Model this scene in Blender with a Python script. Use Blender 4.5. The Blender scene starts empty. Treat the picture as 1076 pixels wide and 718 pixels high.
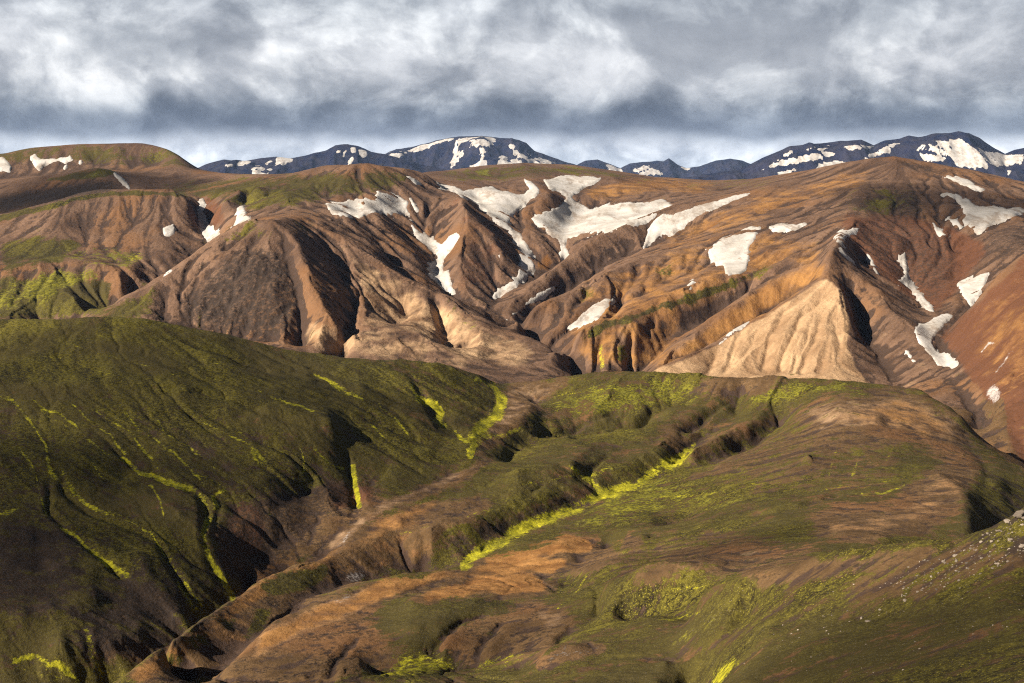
import bpy, math, random
import numpy as np
from mathutils import Vector

# ------------------------------------------------------------------ frame
F, PX0, HZ, ZC = 1300.0, 538.0, 190.0, 300.0     # focal length in photo pixels, centre column, eye-level row, eye height (m)
rng = np.random.RandomState(7)
random.seed(7)
scene = bpy.context.scene
COL = scene.collection

# ------------------------------------------------------------------ small numpy tools
def perlin(x, y, seed=0):
    r = np.random.RandomState(seed)
    perm = r.permutation(512)
    perm = np.concatenate([perm, perm])
    ang = r.rand(512) * 2 * np.pi
    gx, gy = np.cos(ang), np.sin(ang)
    xi, yi = np.floor(x).astype(np.int64), np.floor(y).astype(np.int64)
    xf, yf = x - xi, y - yi
    u = xf * xf * xf * (xf * (xf * 6 - 15) + 10)
    v = yf * yf * yf * (yf * (yf * 6 - 15) + 10)
    def g(i, j, fx, fy):
        h = perm[(perm[i & 511] + (j & 511)) & 511]
        return gx[h] * fx + gy[h] * fy
    a = g(xi, yi, xf, yf); b = g(xi + 1, yi, xf - 1, yf)
    c = g(xi, yi + 1, xf, yf - 1); d = g(xi + 1, yi + 1, xf - 1, yf - 1)
    return 1.5 * ((a * (1 - u) + b * u) * (1 - v) + (c * (1 - u) + d * u) * v)

def fbm(x, y, octaves=4, seed=0, gain=0.5, ridged=False):
    out = np.zeros_like(x); amp = 1.0; tot = 0.0
    for o in range(octaves):
        n = perlin(x * 2 ** o, y * 2 ** o, seed + 17 * o)
        if ridged: n = 1 - 2 * np.abs(n)
        out += amp * n; tot += amp; amp *= gain
    return out / tot

def blur(a, s0, s1=None):
    s1 = s0 if s1 is None else s1
    for ax, s in ((0, s0), (1, s1)):
        if s <= 0.05: continue
        n = int(math.ceil(3 * s))
        k = np.exp(-0.5 * (np.arange(-n, n + 1) / s) ** 2); k /= k.sum()
        pad = [(0, 0), (0, 0)]; pad[ax] = (n, n)
        p = np.pad(a, pad, mode='edge')
        o = np.zeros_like(a)
        L = a.shape[ax]
        for i, w in enumerate(k):
            o += w * (p[i:i + L, :] if ax == 0 else p[:, i:i + L])
        a = o
    return a

def sstep(a, b, x):
    t = np.clip((x - a) / (b - a), 0, 1)
    return t * t * (3 - 2 * t)

# ------------------------------------------------------------------ terrain grid: rows run away from the viewpoint, columns across
CX0, CX1, CST = -240.0, 1316.0, 1.15
cols = np.arange(CX0, CX1, CST)
YL = np.concatenate([np.exp(np.linspace(math.log(4), math.log(95), 34))[:-1],
                     np.exp(np.arange(math.log(95), math.log(2700), 0.0026)),
                     np.linspace(2760, 5200, 14)])
NR, NC = len(YL), len(cols)
ROWI = np.arange(NR)
def row_of(y): return np.interp(y, YL, ROWI)
XX = (cols[None, :] - PX0) / F * YL[:, None]
YY = np.repeat(YL[:, None], NC, 1)

def solve(lines, k=4):
    """membrane through ridge and gully lines; each line is a list of (column, row, distance)"""
    n0, n1 = NR // k + 2, NC // k + 2
    S = np.zeros((n0, n1)); W = np.zeros((n0, n1))
    for ln in lines:
        P = np.array(ln, float)
        r = row_of(P[:, 2]) / k; c = (P[:, 0] - CX0) / CST / k; h = P[:, 1]
        if len(P) == 1:
            seg = [(r[0], c[0], h[0])]
        else:
            seg = []
            for i in range(len(P) - 1):
                m = int(max(abs(r[i + 1] - r[i]), abs(c[i + 1] - c[i])) * 2) + 2
                for t in np.linspace(0, 1, m):
                    seg.append((r[i] + (r[i + 1] - r[i]) * t, c[i] + (c[i + 1] - c[i]) * t, h[i] + (h[i + 1] - h[i]) * t))
        for a, b, hh in seg:
            ia, ib = int(round(a)), int(round(b))
            if 0 <= ia < n0 and 0 <= ib < n1:
                S[ia, ib] += hh; W[ia, ib] += 1
    pyr = [(S, W)]
    while min(pyr[-1][0].shape) > 12:
        s, w = pyr[-1]
        a, b = (s.shape[0] + 1) // 2, (s.shape[1] + 1) // 2
        s2 = np.zeros((a * 2, b * 2)); w2 = np.zeros((a * 2, b * 2))
        s2[:s.shape[0], :s.shape[1]] = s; w2[:s.shape[0], :s.shape[1]] = w
        pyr.append((s2.reshape(a, 2, b, 2).sum((1, 3)), w2.reshape(a, 2, b, 2).sum((1, 3))))
    u = None
    for s, w in reversed(pyr):
        fix = w > 0
        val = np.where(fix, s / np.maximum(w, 1), 0)
        if u is None:
            u = np.full(s.shape, val[fix].mean())
        else:
            u = np.repeat(np.repeat(u, 2, 0), 2, 1)[:s.shape[0], :s.shape[1]]
        for it in range(260):
            u[fix] = val[fix]
            p = np.pad(u, 1, mode='edge')
            u = 0.25 * (p[:-2, 1:-1] + p[2:, 1:-1] + p[1:-1, :-2] + p[1:-1, 2:])
        u[fix] = val[fix]
    rr = ROWI / k; cc = np.arange(NC) / k
    r0 = np.clip(rr.astype(int), 0, n0 - 2); c0 = np.clip(cc.astype(int), 0, n1 - 2)
    fr = (rr - r0)[:, None]; fc = (cc - c0)[None, :]
    g = lambda a, b: u[np.ix_(r0 + a, c0 + b)]
    return (g(0, 0) * (1 - fr) + g(1, 0) * fr) * (1 - fc) + (g(0, 1) * (1 - fr) + g(1, 1) * fr) * fc

def flow(z, jitter=0.35, seed=1):
    """drainage area per cell (m2), steepest descent"""
    r = np.random.RandomState(seed)
    dx = (YL * CST / F)[:, None]; dy = np.gradient(YL)[:, None]
    best = np.zeros((NR, NC)); rec = np.arange(NR * NC).reshape(NR, NC)
    ids = rec.copy()
    for a in (-1, 0, 1):
        for b in (-1, 0, 1):
            if a == 0 and b == 0: continue
            zs = np.full((NR, NC), 1e9); js = ids
            sl = (slice(max(0, -a), NR - max(0, a)), slice(max(0, -b), NC - max(0, b)))
            sn = (slice(max(0, a), NR + min(0, a)), slice(max(0, b), NC + min(0, b)))
            zs[sl] = z[sn]
            nid = ids.copy(); nid[sl] = ids[sn]
            d = np.sqrt((a * dy) ** 2 + (b * dx) ** 2)
            s = (z - zs) / d * (1 + jitter * (r.rand(NR, NC) - 0.5))
            m = s > best
            best[m] = s[m]; rec[m] = nid[m]
    acc = (dx * dy * np.ones((1, NC))).ravel().tolist()
    order = np.argsort(-z.ravel()).tolist()
    rc = rec.ravel().tolist()
    for i in order:
        j = rc[i]
        if j != i: acc[j] += acc[i]
    return np.array(acc).reshape(NR, NC), best

def downslope_streaks(z, seed, steps=16, width=0):
    """white noise smeared along the fall line: the trace of slope wash"""
    dx = (YL * CST / F)[:, None]; dy = np.gradient(YL)[:, None]
    zs = blur(z, 1.2, 1.5)
    gx = np.gradient(zs, axis=1) / dx; gy = np.gradient(zs, axis=0) / dy
    gc, gr = gx / dx, gy / dy
    L = np.sqrt(gc ** 2 + gr ** 2) + 1e-9
    gc, gr = gc / L, gr / L
    n = np.random.RandomState(seed).randn(NR, NC)
    n = .6 * n + .8 * blur(n, 1.0, 1.0) * 2
    if width: n = blur(np.random.RandomState(seed).randn(NR, NC), width * .8, width); n /= n.std()
    out = n.copy()
    for sgn in (1, -1):
        r, c = np.meshgrid(np.arange(NR, dtype=float), np.arange(NC, dtype=float), indexing='ij')
        for k in range(steps):
            ri = np.clip(np.rint(r), 0, NR - 1).astype(int); ci = np.clip(np.rint(c), 0, NC - 1).astype(int)
            r = r + sgn * gr[ri, ci]; c = c + sgn * gc[ri, ci]
            ri = np.clip(np.rint(r), 0, NR - 1).astype(int); ci = np.clip(np.rint(c), 0, NC - 1).astype(int)
            out += n[ri, ci]
    return out / out.std()

# ------------------------------------------------------------------ ground-cover maps, traced in photo rows and columns and then fixed to the ground they fall on
KX0, KX1, KY0, KY1 = -250, 1330, 90, 880
def canvas(v=0.0): return np.full((KY1 - KY0, KX1 - KX0), float(v))
def polymask(pts, feather=1.0, ss=2):
    P = np.array(pts, float)
    m = int(3 * feather) + 3
    x0 = int(max(KX0, P[:, 0].min() - m)); x1 = int(min(KX1, P[:, 0].max() + m + 1))
    y0 = int(max(KY0, P[:, 1].min() - m)); y1 = int(min(KY1, P[:, 1].max() + m + 1))
    xs = x0 + (np.arange((x1 - x0) * ss) + .5) / ss; ys = y0 + (np.arange((y1 - y0) * ss) + .5) / ss
    GX, GY = np.meshgrid(xs, ys)
    ins = np.zeros(GX.shape, bool)
    j = len(P) - 1
    for i in range(len(P)):
        yi, yj = P[i, 1], P[j, 1]
        if yi != yj:
            c = ((yi > GY) != (yj > GY)) & (GX < (P[j, 0] - P[i, 0]) * (GY - yi) / (yj - yi) + P[i, 0])
            ins ^= c
        j = i
    a = ins.astype(float).reshape(y1 - y0, ss, x1 - x0, ss).mean((1, 3))
    return blur(a, feather), (slice(y0 - KY0, y1 - KY0), slice(x0 - KX0, x1 - KX0))
def paint(c, pts, v, feather=3.0):
    m, sl = polymask(pts, feather)
    c[sl] = c[sl] * (1 - m) + v * m
def linemask(pts, feather=0.0):
    """pts: (column, row, half width)"""
    P = np.array(pts, float); m = P[:, 2].max() * 2.2 + 3
    x0 = int(max(KX0, P[:, 0].min() - m)); x1 = int(min(KX1, P[:, 0].max() + m + 1))
    y0 = int(max(KY0, P[:, 1].min() - m)); y1 = int(min(KY1, P[:, 1].max() + m + 1))
    GX, GY = np.meshgrid(np.arange(x0, x1) + .5, np.arange(y0, y1) + .5)
    o = np.zeros(GX.shape)
    for i in range(len(P) - 1):
        a, b = P[i], P[i + 1]
        d = b[:2] - a[:2]; L = max(d @ d, 1e-6)
        t = np.clip(((GX - a[0]) * d[0] + (GY - a[1]) * d[1]) / L, 0, 1)
        dist = np.hypot(GX - a[0] - t * d[0], GY - a[1] - t * d[1])
        w = a[2] + (b[2] - a[2]) * t
        o = np.maximum(o, 1 - sstep(0.05, 2.3, dist / w))
    return o, (slice(y0 - KY0, y1 - KY0), slice(x0 - KX0, x1 - KX0))
def cutmask(pts):
    """V-shaped channel whose depth follows its width"""
    P = np.array(pts, float); wm = P[:, 2].max(); m = wm * 3 + 3
    x0 = int(max(KX0, P[:, 0].min() - m)); x1 = int(min(KX1, P[:, 0].max() + m + 1))
    y0 = int(max(KY0, P[:, 1].min() - m)); y1 = int(min(KY1, P[:, 1].max() + m + 1))
    GX, GY = np.meshgrid(np.arange(x0, x1) + .5, np.arange(y0, y1) + .5)
    o = np.zeros(GX.shape)
    for i in range(len(P) - 1):
        a, b = P[i], P[i + 1]
        d = b[:2] - a[:2]; L = max(d @ d, 1e-6)
        t = np.clip(((GX - a[0]) * d[0] + (GY - a[1]) * d[1]) / L, 0, 1)
        dist = np.hypot(GX - a[0] - t * d[0], (GY - a[1] - t * d[1]))
        w = (a[2] + (b[2] - a[2]) * t)
        o = np.maximum(o, np.clip(1 - dist / (2.4 * w), 0, 1) ** 1.3 * (w / wm))
    for e in (P[0], P[-1]):
        o *= sstep(0, wm * 2.5, np.hypot(GX - e[0], GY - e[1])) * .7 + .3
    return blur(o, .7), (slice(y0 - KY0, y1 - KY0), slice(x0 - KX0, x1 - KX0))
def biggest(m):
    """largest connected part of a boolean grid"""
    lab = np.zeros(m.shape, int); best, bl, n = 0, 0, 0
    for r, c in zip(*np.nonzero(m)):
        if lab[r, c]: continue
        n += 1; st = [(r, c)]; lab[r, c] = n; k = 0
        while st:
            a, b = st.pop(); k += 1
            for x, y in ((a + 1, b), (a - 1, b), (a, b + 1), (a, b - 1)):
                if 0 <= x < m.shape[0] and 0 <= y < m.shape[1] and m[x, y] and not lab[x, y]:
                    lab[x, y] = n; st.append((x, y))
        if k > best: best, bl = k, n
    return lab == bl
def stroke(c, pts, v):
    m, sl = linemask(pts)
    c[sl] = c[sl] * (1 - m) + v * m
def sample(c, px, py):
    x = np.clip(px - KX0 - .5, 0, c.shape[1] - 1.001); y = np.clip(py - KY0 - .5, 0, c.shape[0] - 1.001)
    xi, yi = x.astype(int), y.astype(int); fx, fy = x - xi, y - yi
    return (c[yi, xi] * (1 - fx) + c[yi, xi + 1] * fx) * (1 - fy) + (c[yi + 1, xi] * (1 - fx) + c[yi + 1, xi + 1] * fx) * fy

# ------------------------------------------------------------------ meshes
def grid_mesh(name, V, faces, mat, attrs=None, normals=None):
    me = bpy.data.meshes.new(name)
    me.vertices.add(len(V)); me.vertices.foreach_set('co', V.astype(np.float32).ravel())
    n = len(faces)
    me.loops.add(n * 4); me.loops.foreach_set('vertex_index', faces.astype(np.int32).ravel())
    me.polygons.add(n)
    me.polygons.foreach_set('loop_start', np.arange(0, n * 4, 4, dtype=np.int32))
    me.polygons.foreach_set('loop_total', np.full(n, 4, dtype=np.int32))
    me.update(calc_edges=True)
    me.polygons.foreach_set('use_smooth', np.ones(n, bool))
    for k, a in (attrs or {}).items():
        at = me.attributes.new(k, 'FLOAT_COLOR', 'POINT')
        d = np.ones((len(V), 4), np.float32); d[:, :a.shape[1]] = a
        at.data.foreach_set('color', d.ravel())
    me.materials.append(mat)
    if normals is not None:
        me.normals_split_custom_set_from_vertices(normals.astype(np.float32))
    me.update()
    o = bpy.data.objects.new(name, me); COL.objects.link(o)
    return o
def sub_grid(mask_faces, arrs):
    """faces (bool NR-1 x NC-1) -> compact vertex selection and quads"""
    NRr, NCc = mask_faces.shape[0] + 1, mask_faces.shape[1] + 1
    used = np.zeros((NRr, NCc), bool)
    used[:-1, :-1] |= mask_faces; used[1:, :-1] |= mask_faces; used[:-1, 1:] |= mask_faces; used[1:, 1:] |= mask_faces
    idx = np.full((NRr, NCc), -1, np.int64); idx[used] = np.arange(used.sum())
    r, c = np.nonzero(mask_faces)
    q = np.stack([idx[r, c], idx[r, c + 1], idx[r + 1, c + 1], idx[r + 1, c]], 1)
    return [a[used] for a in arrs], q
def tag(o, label=None, cat=None, group=None, kind=None):
    for k, v in (('label', label), ('category', cat), ('group', group), ('kind', kind)):
        if v: o[k] = v
    return o
# ------------------------------------------------------------------ the lie of the land: crests, gullies and slope lines (column, row, distance in m)
LINES = [
 # ground under and just below the viewpoint
 [(-250,800,4),(1330,800,4)], [(-250,825,20),(1330,815,20)], [(-250,850,60),(1330,790,60)], [(-250,860,120),(300,850,125),(650,810,120)],
 # bottom edge of the view
 [(-250,740,285),(0,718,285),(60,718,290),(126,722,298),(212,717,281),(240,718,264),(300,718,255),(400,718,240),(500,718,230),(600,718,215),(680,718,205)],
 [(690,716,203),(728,722,206),(752,716,184),(780,716,165),(900,718,140),(1076,718,110),(1330,718,90)],
 # stony slope crest and the drop behind it
 [(1330,512,172),(1200,524,176),(1076,539,180),(1041,558,185),(1004,569,190),(952,574,197),(886,580,207),(857,587,213),(827,598,218),(780,612,225),(740,624,235)],
 [(1330,600,270),(1200,615,268),(1076,630,265),(1000,612,258),(950,597,252),(900,586,245)],
 [(1330,650,200),(1076,640,145),(900,650,178),(800,662,190)],
 # hump of the centre hill, far edge
 [(527,403,690),(560,400,690),(600,396,690),(640,391,690),(680,390,680),(740,395,660),(800,396,640),(850,397,630),(900,401,620),(950,408,610),(971,412,600),(1011,440,560),(1019,458,535),(1037,473,512),(1070,491,485),(1150,520,450),(1330,560,420)],
 # its right flank
 [(1030,495,425),(1048,508,408),(1062,528,395),(1090,550,380)], [(985,500,392),(1018,522,352),(1018,552,308),(1008,590,268)], [(1090,590,330),(1200,640,320),(1330,680,320)],
 # its top
 [(880,430,540),(930,440,520)], [(850,480,450)], [(800,520,405),(900,520,372),(950,500,400),(960,545,315)], [(880,555,300),(930,565,282)], [(975,470,480)],
 [(700,412,650),(640,413,645),(600,418,650),(560,425,650)],
 [(561,460,580),(600,453,588),(640,449,594),(675,446,596),(721,434,612),(779,411,640)], [(575,456,602),(610,450,610),(650,445,615),(690,438,622)], [(575,445,610),(600,438,620),(640,432,626),(690,424,634),(721,418,645)],
 # gully of the yellow moss
 [(440,600,402),(487,592,402),(527,564,427),(574,544,452),(618,527,477),(661,510,500),(700,493,526),(731,466,567),(750,447,597),(775,430,624)],
 [(450,562,411),(490,549,425),(527,536,444),(574,519,469),(618,505,495),(655,488,521),(700,468,550),(722,451,584),(748,437,612)],
 [(574,556,432),(620,545,438),(661,530,455),(700,515,475),(740,495,494)],
 # side gully and its banks
 [(700,493,526),(730,486,527),(760,477,543),(790,462,565),(822,443,592)],
 [(725,477,532),(760,460,551),(790,447,574),(812,434,602)],
 [(760,490,490),(795,475,510),(825,458,533)], [(760,515,445),(700,550,415)],
 # hill between the main stream and the yellow gully
 [(540,495,492),(600,490,500),(620,470,545)], [(457,530,450),(500,516,468),(545,512,470)], [(420,545,428),(440,575,406)], [(535,480,545),(560,462,575)],
 # main valley
 [(527,420,640),(520,438,600),(495,456,552),(494,478,520),(470,503,488),(420,526,456),(383,542,434),(357,560,417),(340,582,402),(275,614,377),(223,649,346),(175,683,316),(126,720,296)],
 [(560,425,630),(540,445,588),(525,470,548)],
 # lit rib left of the lower valley and the second valley
 [(405,558,418),(353,582,392),(300,600,368),(275,611,356),(223,645,318),(175,678,288),(130,714,262),(60,790,235)],
 [(440,600,400),(405,606,390),(370,611,376),(320,630,349),(290,652,325),(270,668,311),(230,702,290),(212,718,281)],
 # second rib
 [(540,592,385),(494,596,385),(427,601,372),(360,622,345),(334,632,335),(290,650,312),(255,685,286),(225,718,263)],
 [(540,575,405),(590,568,405),(640,574,397)], [(560,604,360),(600,612,342)], [(430,620,345),(500,612,358)],
 [(430,630,318),(470,624,326),(520,618,338)], [(500,634,312),(460,648,296),(425,660,290)], [(380,690,262),(360,705,250)],
 [(385,714,264),(420,702,270),(450,693,274),(480,702,269),(500,699,269),(530,691,268),(556,684,264)],
 [(470,680,277),(478,668,284),(492,658,291),(515,648,299),(540,640,306)],
 [(512,688,269),(522,668,280),(542,650,293),(565,640,300)],
 [(625,628,290),(640,617,285),(679,601,274),(718,597,270),(752,597,268)], [(656,648,268),(689,641,263),(713,637,258),(749,622,252)], [(640,657,256),(684,649,250),(726,650,244)], [(665,690,226),(710,690,220)],
 [(590,575,392),(610,590,372)], [(600,600,352),(640,590,330),(690,575,350)], [(780,600,262),(820,596,240)], [(625,620,302),(629,644,280),(594,672,262),(545,690,252)],
 [(575,683,240),(594,678,241),(620,679,239)], [(545,704,243)],
 [(784,646,218),(765,665,213),(752,677,211),(738,700,209)], [(800,685,178)], [(700,690,218)],
 # crest of the left hill
 [(-250,338,620),(0,335,620),(60,335,620),(100,333,620),(160,338,620),(230,350,625),(300,368,630),(360,375,640),(420,378,645),(460,383,652),(500,394,668),(522,402,685)],
 # slopes of the left hill
 [(-250,420,510),(0,400,520),(120,400,525),(200,405,530)], [(230,420,520),(300,432,510),(350,440,510)], [(420,425,570),(440,440,555),(470,440,580)], [(380,405,580),(420,415,585)],
 [(0,480,430),(100,480,440)], [(0,560,365),(60,565,370)], [(-100,640,312),(0,640,312),(60,640,318),(100,625,330)], [(60,680,300),(120,670,312),(150,660,322)],
 [(75,590,352),(40,600,345)], [(130,500,432),(180,530,405),(215,560,385),(240,605,372),(262,622,376)], [(150,590,358),(190,640,338),(205,660,330)],
 [(250,545,412),(285,545,420),(330,510,462)], [(262,590,390),(285,580,402),(320,560,420),(345,545,430)], [(270,500,448),(330,480,478)], [(364,490,488),(378,527,452)], [(400,505,478),(420,480,505),(450,470,524)], [(345,520,450),(392,508,476)],
 # hollow behind the left and centre hills
 [(-250,400,800),(0,392,800),(160,395,800),(300,420,800),(420,440,800),(500,448,800),(560,448,800),(640,442,800),(740,440,780),(850,440,760),(950,445,730),(1000,457,700),(1050,482,640)],
 [(-250,370,980),(0,362,1000),(100,360,1040)],
 # ravine on the right
 [(946,258,1300),(952,270,1280),(956,299,1200),(970,322,1110),(983,330,1070),(974,348,1010),(1001,386,880),(1037,417,780),(1050,435,720),(1062,457,680),(1085,490,620),(1200,560,520),(1330,610,480)],
 [(1100,270,1160),(1070,285,1120),(1035,302,1125),(1010,330,1060),(985,350,1008)],
 [(990,240,1380),(1005,280,1240),(1003,312,1120)],
 [(1330,190,950),(1200,225,960),(1110,258,970),(1074,270,970),(1050,290,965),(1028,317,950),(1000,348,975)],
 [(1076,330,860),(1040,370,860),(1076,400,760),(1100,430,700),(1330,450,640)], [(1330,320,780)],
 # pale peak: ridges
 [(886,246,1250),(880,254,1210),(872,268,1130),(867,294,1085),(885,308,1050),(894,339,1000),(890,362,960),(894,380,930),(912,404,885),(930,430,820)],
 [(867,294,1085),(838,312,1066),(809,330,1050),(751,362,1000),(689,391,930),(650,410,880)],
 [(820,350,985),(850,330,1015)], [(860,385,920),(800,390,930),(750,395,920)], [(870,345,985),(880,370,945)],
 [(872,268,1130),(890,283,1120),(912,299,1100),(956,344,1000),(985,380,905),(1001,405,840),(1041,448,740)],
 [(893,312,1075),(905,340,1040),(925,380,950),(945,410,870)],
 [(850,296,1130),(812,322,1112),(780,343,1085),(745,365,1045),(690,390,985)],
 [(868,272,1150),(840,284,1150),(800,304,1140),(747,340,1090),(702,375,1020),(680,400,960)],
 [(850,276,1215),(791,303,1215),(747,325,1193),(702,352,1130),(670,385,1060),(655,400,1010)],
 [(585,372,1060),(598,361,1085),(627,339,1130),(660,331,1150),(689,322,1170),(747,301,1210),(791,290,1240),(823,273,1262),(867,255,1285),(900,235,1330)],
 [(640,365,1075),(665,350,1105)],
 [(560,357,1172),(600,340,1195),(640,320,1235),(680,302,1275),(740,282,1305),(780,270,1340)],
 [(534,345,1195),(580,318,1262),(634,290,1330),(660,277,1368),(689,270,1390),(738,255,1425),(790,237,1470),(840,222,1520)],
 [(545,338,1285),(590,307,1400),(640,272,1495),(690,253,1540),(740,240,1560)],
 [(520,333,1268),(527,331,1290),(578,290,1420),(621,257,1520),(660,237,1590),(700,222,1640),(760,208,1690),(800,196,1740),(850,185,1820)],
 # centre: valleys that carry the snow down
 [(474,307,1360),(495,317,1335),(511,324,1310),(545,347,1235),(575,366,1155),(610,390,1060),(630,420,900),(640,442,800)],
 [(500,206,1800),(517,227,1620),(531,240,1575),(544,264,1520),(547,290,1440),(530,305,1395),(515,318,1350)],
 [(420,215,1640),(429,230,1565),(445,248,1530),(464,264,1490),(454,284,1425),(474,307,1360)],
 [(625,215,1850),(600,230,1750),(590,252,1600),(592,272,1545),(572,289,1470),(547,296,1430)],
 [(467,196,1860),(480,205,1720),(489,215,1570),(487,244,1490),(480,280,1410),(490,310,1350)],
 [(489,215,1570),(510,240,1525),(528,268,1470),(520,290,1420)],
 [(555,180,2150),(560,192,1930),(578,205,1790),(551,224,1700),(540,236,1645),(561,246,1600),(574,262,1560),(572,280,1500)],
 [(455,188,1950),(490,196,1850),(530,206,1780),(545,200,1850)], [(600,195,2000),(640,205,1900),(690,225,1700),(650,225,1750)],
 [(600,188,2060),(650,187,2050)], [(460,184,2080),(530,186,2100)],
 [(620,205,1870),(660,197,1960),(700,200,1950),(760,200,1950)],
 # plateau edge and crest
 [(450,181,2150),(467,179.5,2250),(507,174,2300),(551,171.5,2350),(601,173.5,2350),(651,180,2350),(689,186,2320),(747,190,2250),(792,188,2150),(830,182,2000)],
 # round dome at the right
 [(830,182,2000),(850,179,1900),(880,173,1840),(912,168,1800),(939,166,1760),(970,171,1760),(1019,181,1710),(1074,192,1660),(1200,215,1600),(1330,232,1600)],
 [(900,200,1550),(940,210,1500),(1000,215,1480),(1060,225,1400),(1200,245,1350),(1330,250,1350)], [(905,275,1220)], [(1000,265,1300)], [(1050,250,1260),(1085,255,1220)],
 # dome left of centre
 [(245,184,1950),(270,184,1880),(300,184,1830),(340,176,1780),(384,174,1760),(427,180,1780),(450,184,1830)],
 [(300,207,1550),(340,210,1570),(390,210,1590)], [(250,200,1620),(270,198,1650)], [(395,222,1530),(370,226,1500)],
 [(395,228,1500),(415,245,1465),(440,272,1420),(452,286,1420)],
 # long brown ridges below that dome
 [(345,218,1500),(365,228,1450),(384,242,1430),(415,277,1372),(440,296,1320),(480,316,1292),(511,326,1305)],
 [(322,226,1420),(337,234,1375),(387,264,1330),(424,294,1270),(450,307,1250),(484,321,1230),(534,347,1170),(571,361,1120),(600,388,1040)],
 [(450,307,1250),(457,331,1205),(470,362,1130)], [(430,325,1215),(420,338,1165)], [(500,350,1130),(520,375,1060)], [(463,340,1190),(485,365,1110)],
 [(372,349,1080),(410,348,1085),(444,351,1078),(467,366,1045),(500,388,985)], [(440,385,990),(390,375,1000)],
 [(322,230,1390),(336,240,1345),(352,265,1287),(369,290,1236),(379,317,1176),(374,342,1106),(362,368,1060),(350,385,1000)],
 [(264,234,1290),(288,233,1275),(308,258,1222),(323,297,1152),(347,331,1090),(366,350,1058)],
 [(295,255,1235),(304,262,1225),(318,305,1152),(317,361,1072)], [(335,345,1062)],
 # the dark rocky hill
 [(322,230,1390),(301,232,1310),(264,234,1290),(231,250,1270),(174,289,1210),(94,334,1130),(50,352,1100)],
 [(240,268,1212),(285,268,1205)], [(250,300,1160),(290,300,1155)], [(170,335,1110),(250,355,1082),(290,355,1080)], [(160,305,1165)],
 # bowl and knolls at the left
 [(225,200,1760),(211,210,1700),(210,225,1640),(215,238,1580),(224,251,1480),(200,272,1400),(175,287,1330),(150,302,1282),(117,322,1232),(80,337,1180),(40,350,1150)],
 [(262,208,1660),(252,214,1580),(254,225,1500),(262,232,1440),(240,243,1420),(224,252,1470)],
 [(240,203,1680),(236,215,1570),(240,235,1490)], [(280,215,1520),(290,226,1440)],
 [(-250,265,1600),(0,227,1620),(33,220,1620),(84,207,1635),(110,202,1640),(184,202,1640),(198,212,1610),(205,235,1560)],
 [(-250,290,1450),(0,262,1450),(60,255,1450),(110,262,1430),(160,270,1400),(185,262,1430)], [(150,235,1530),(80,235,1540)],
 [(-250,240,1850),(0,235,1820),(60,218,1820),(130,206,1850),(200,200,1850)],
 [(-250,205,2050),(0,196,2050),(20,190,2050),(60,185,2050),(100,177,2060),(114,179,2040),(130,193,1960),(150,197,1900)],
 [(0,210,1950),(60,203,1950),(110,196,1950)],
 [(-250,192,2250),(0,188,2250),(60,183,2250),(110,178,2270),(150,181,2200),(180,186,2080),(200,190,2000)],
 [(-250,164,2560),(0,164,2560),(30,158,2560),(80,154,2560),(150,153,2560),(170,156,2520),(188,166,2460)], [(-250,163,2440),(0,163,2440),(30,157,2440),(80,153,2440),(150,152,2440),(170,155,2400),(190,165,2340),(205,177,2300),(225,181,2240),(245,184,1950)],
 [(-100,176,2330),(0,176,2330),(60,174,2330),(110,170,2350)], [(135,175,2300),(165,170,2350)],
 [(210,190,2000),(240,192,1850)],
 [(-250,300,1300),(0,285,1320),(43,277,1335),(80,278,1330),(110,281,1318),(128,300,1262)], [(-250,345,1200),(0,325,1200),(60,317,1212),(95,325,1185)],
 [(0,272,1400),(60,268,1395),(110,273,1370),(140,285,1310)],
 # country beyond the skyline
 [(-250,195,3100),(1330,215,3100)], [(-250,200,5200),(1330,200,5200)], [(-250,195,2690),(200,195,2690),(300,190,2500),(700,198,2500),(900,195,2300),(1330,245,2300)],
]
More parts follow.
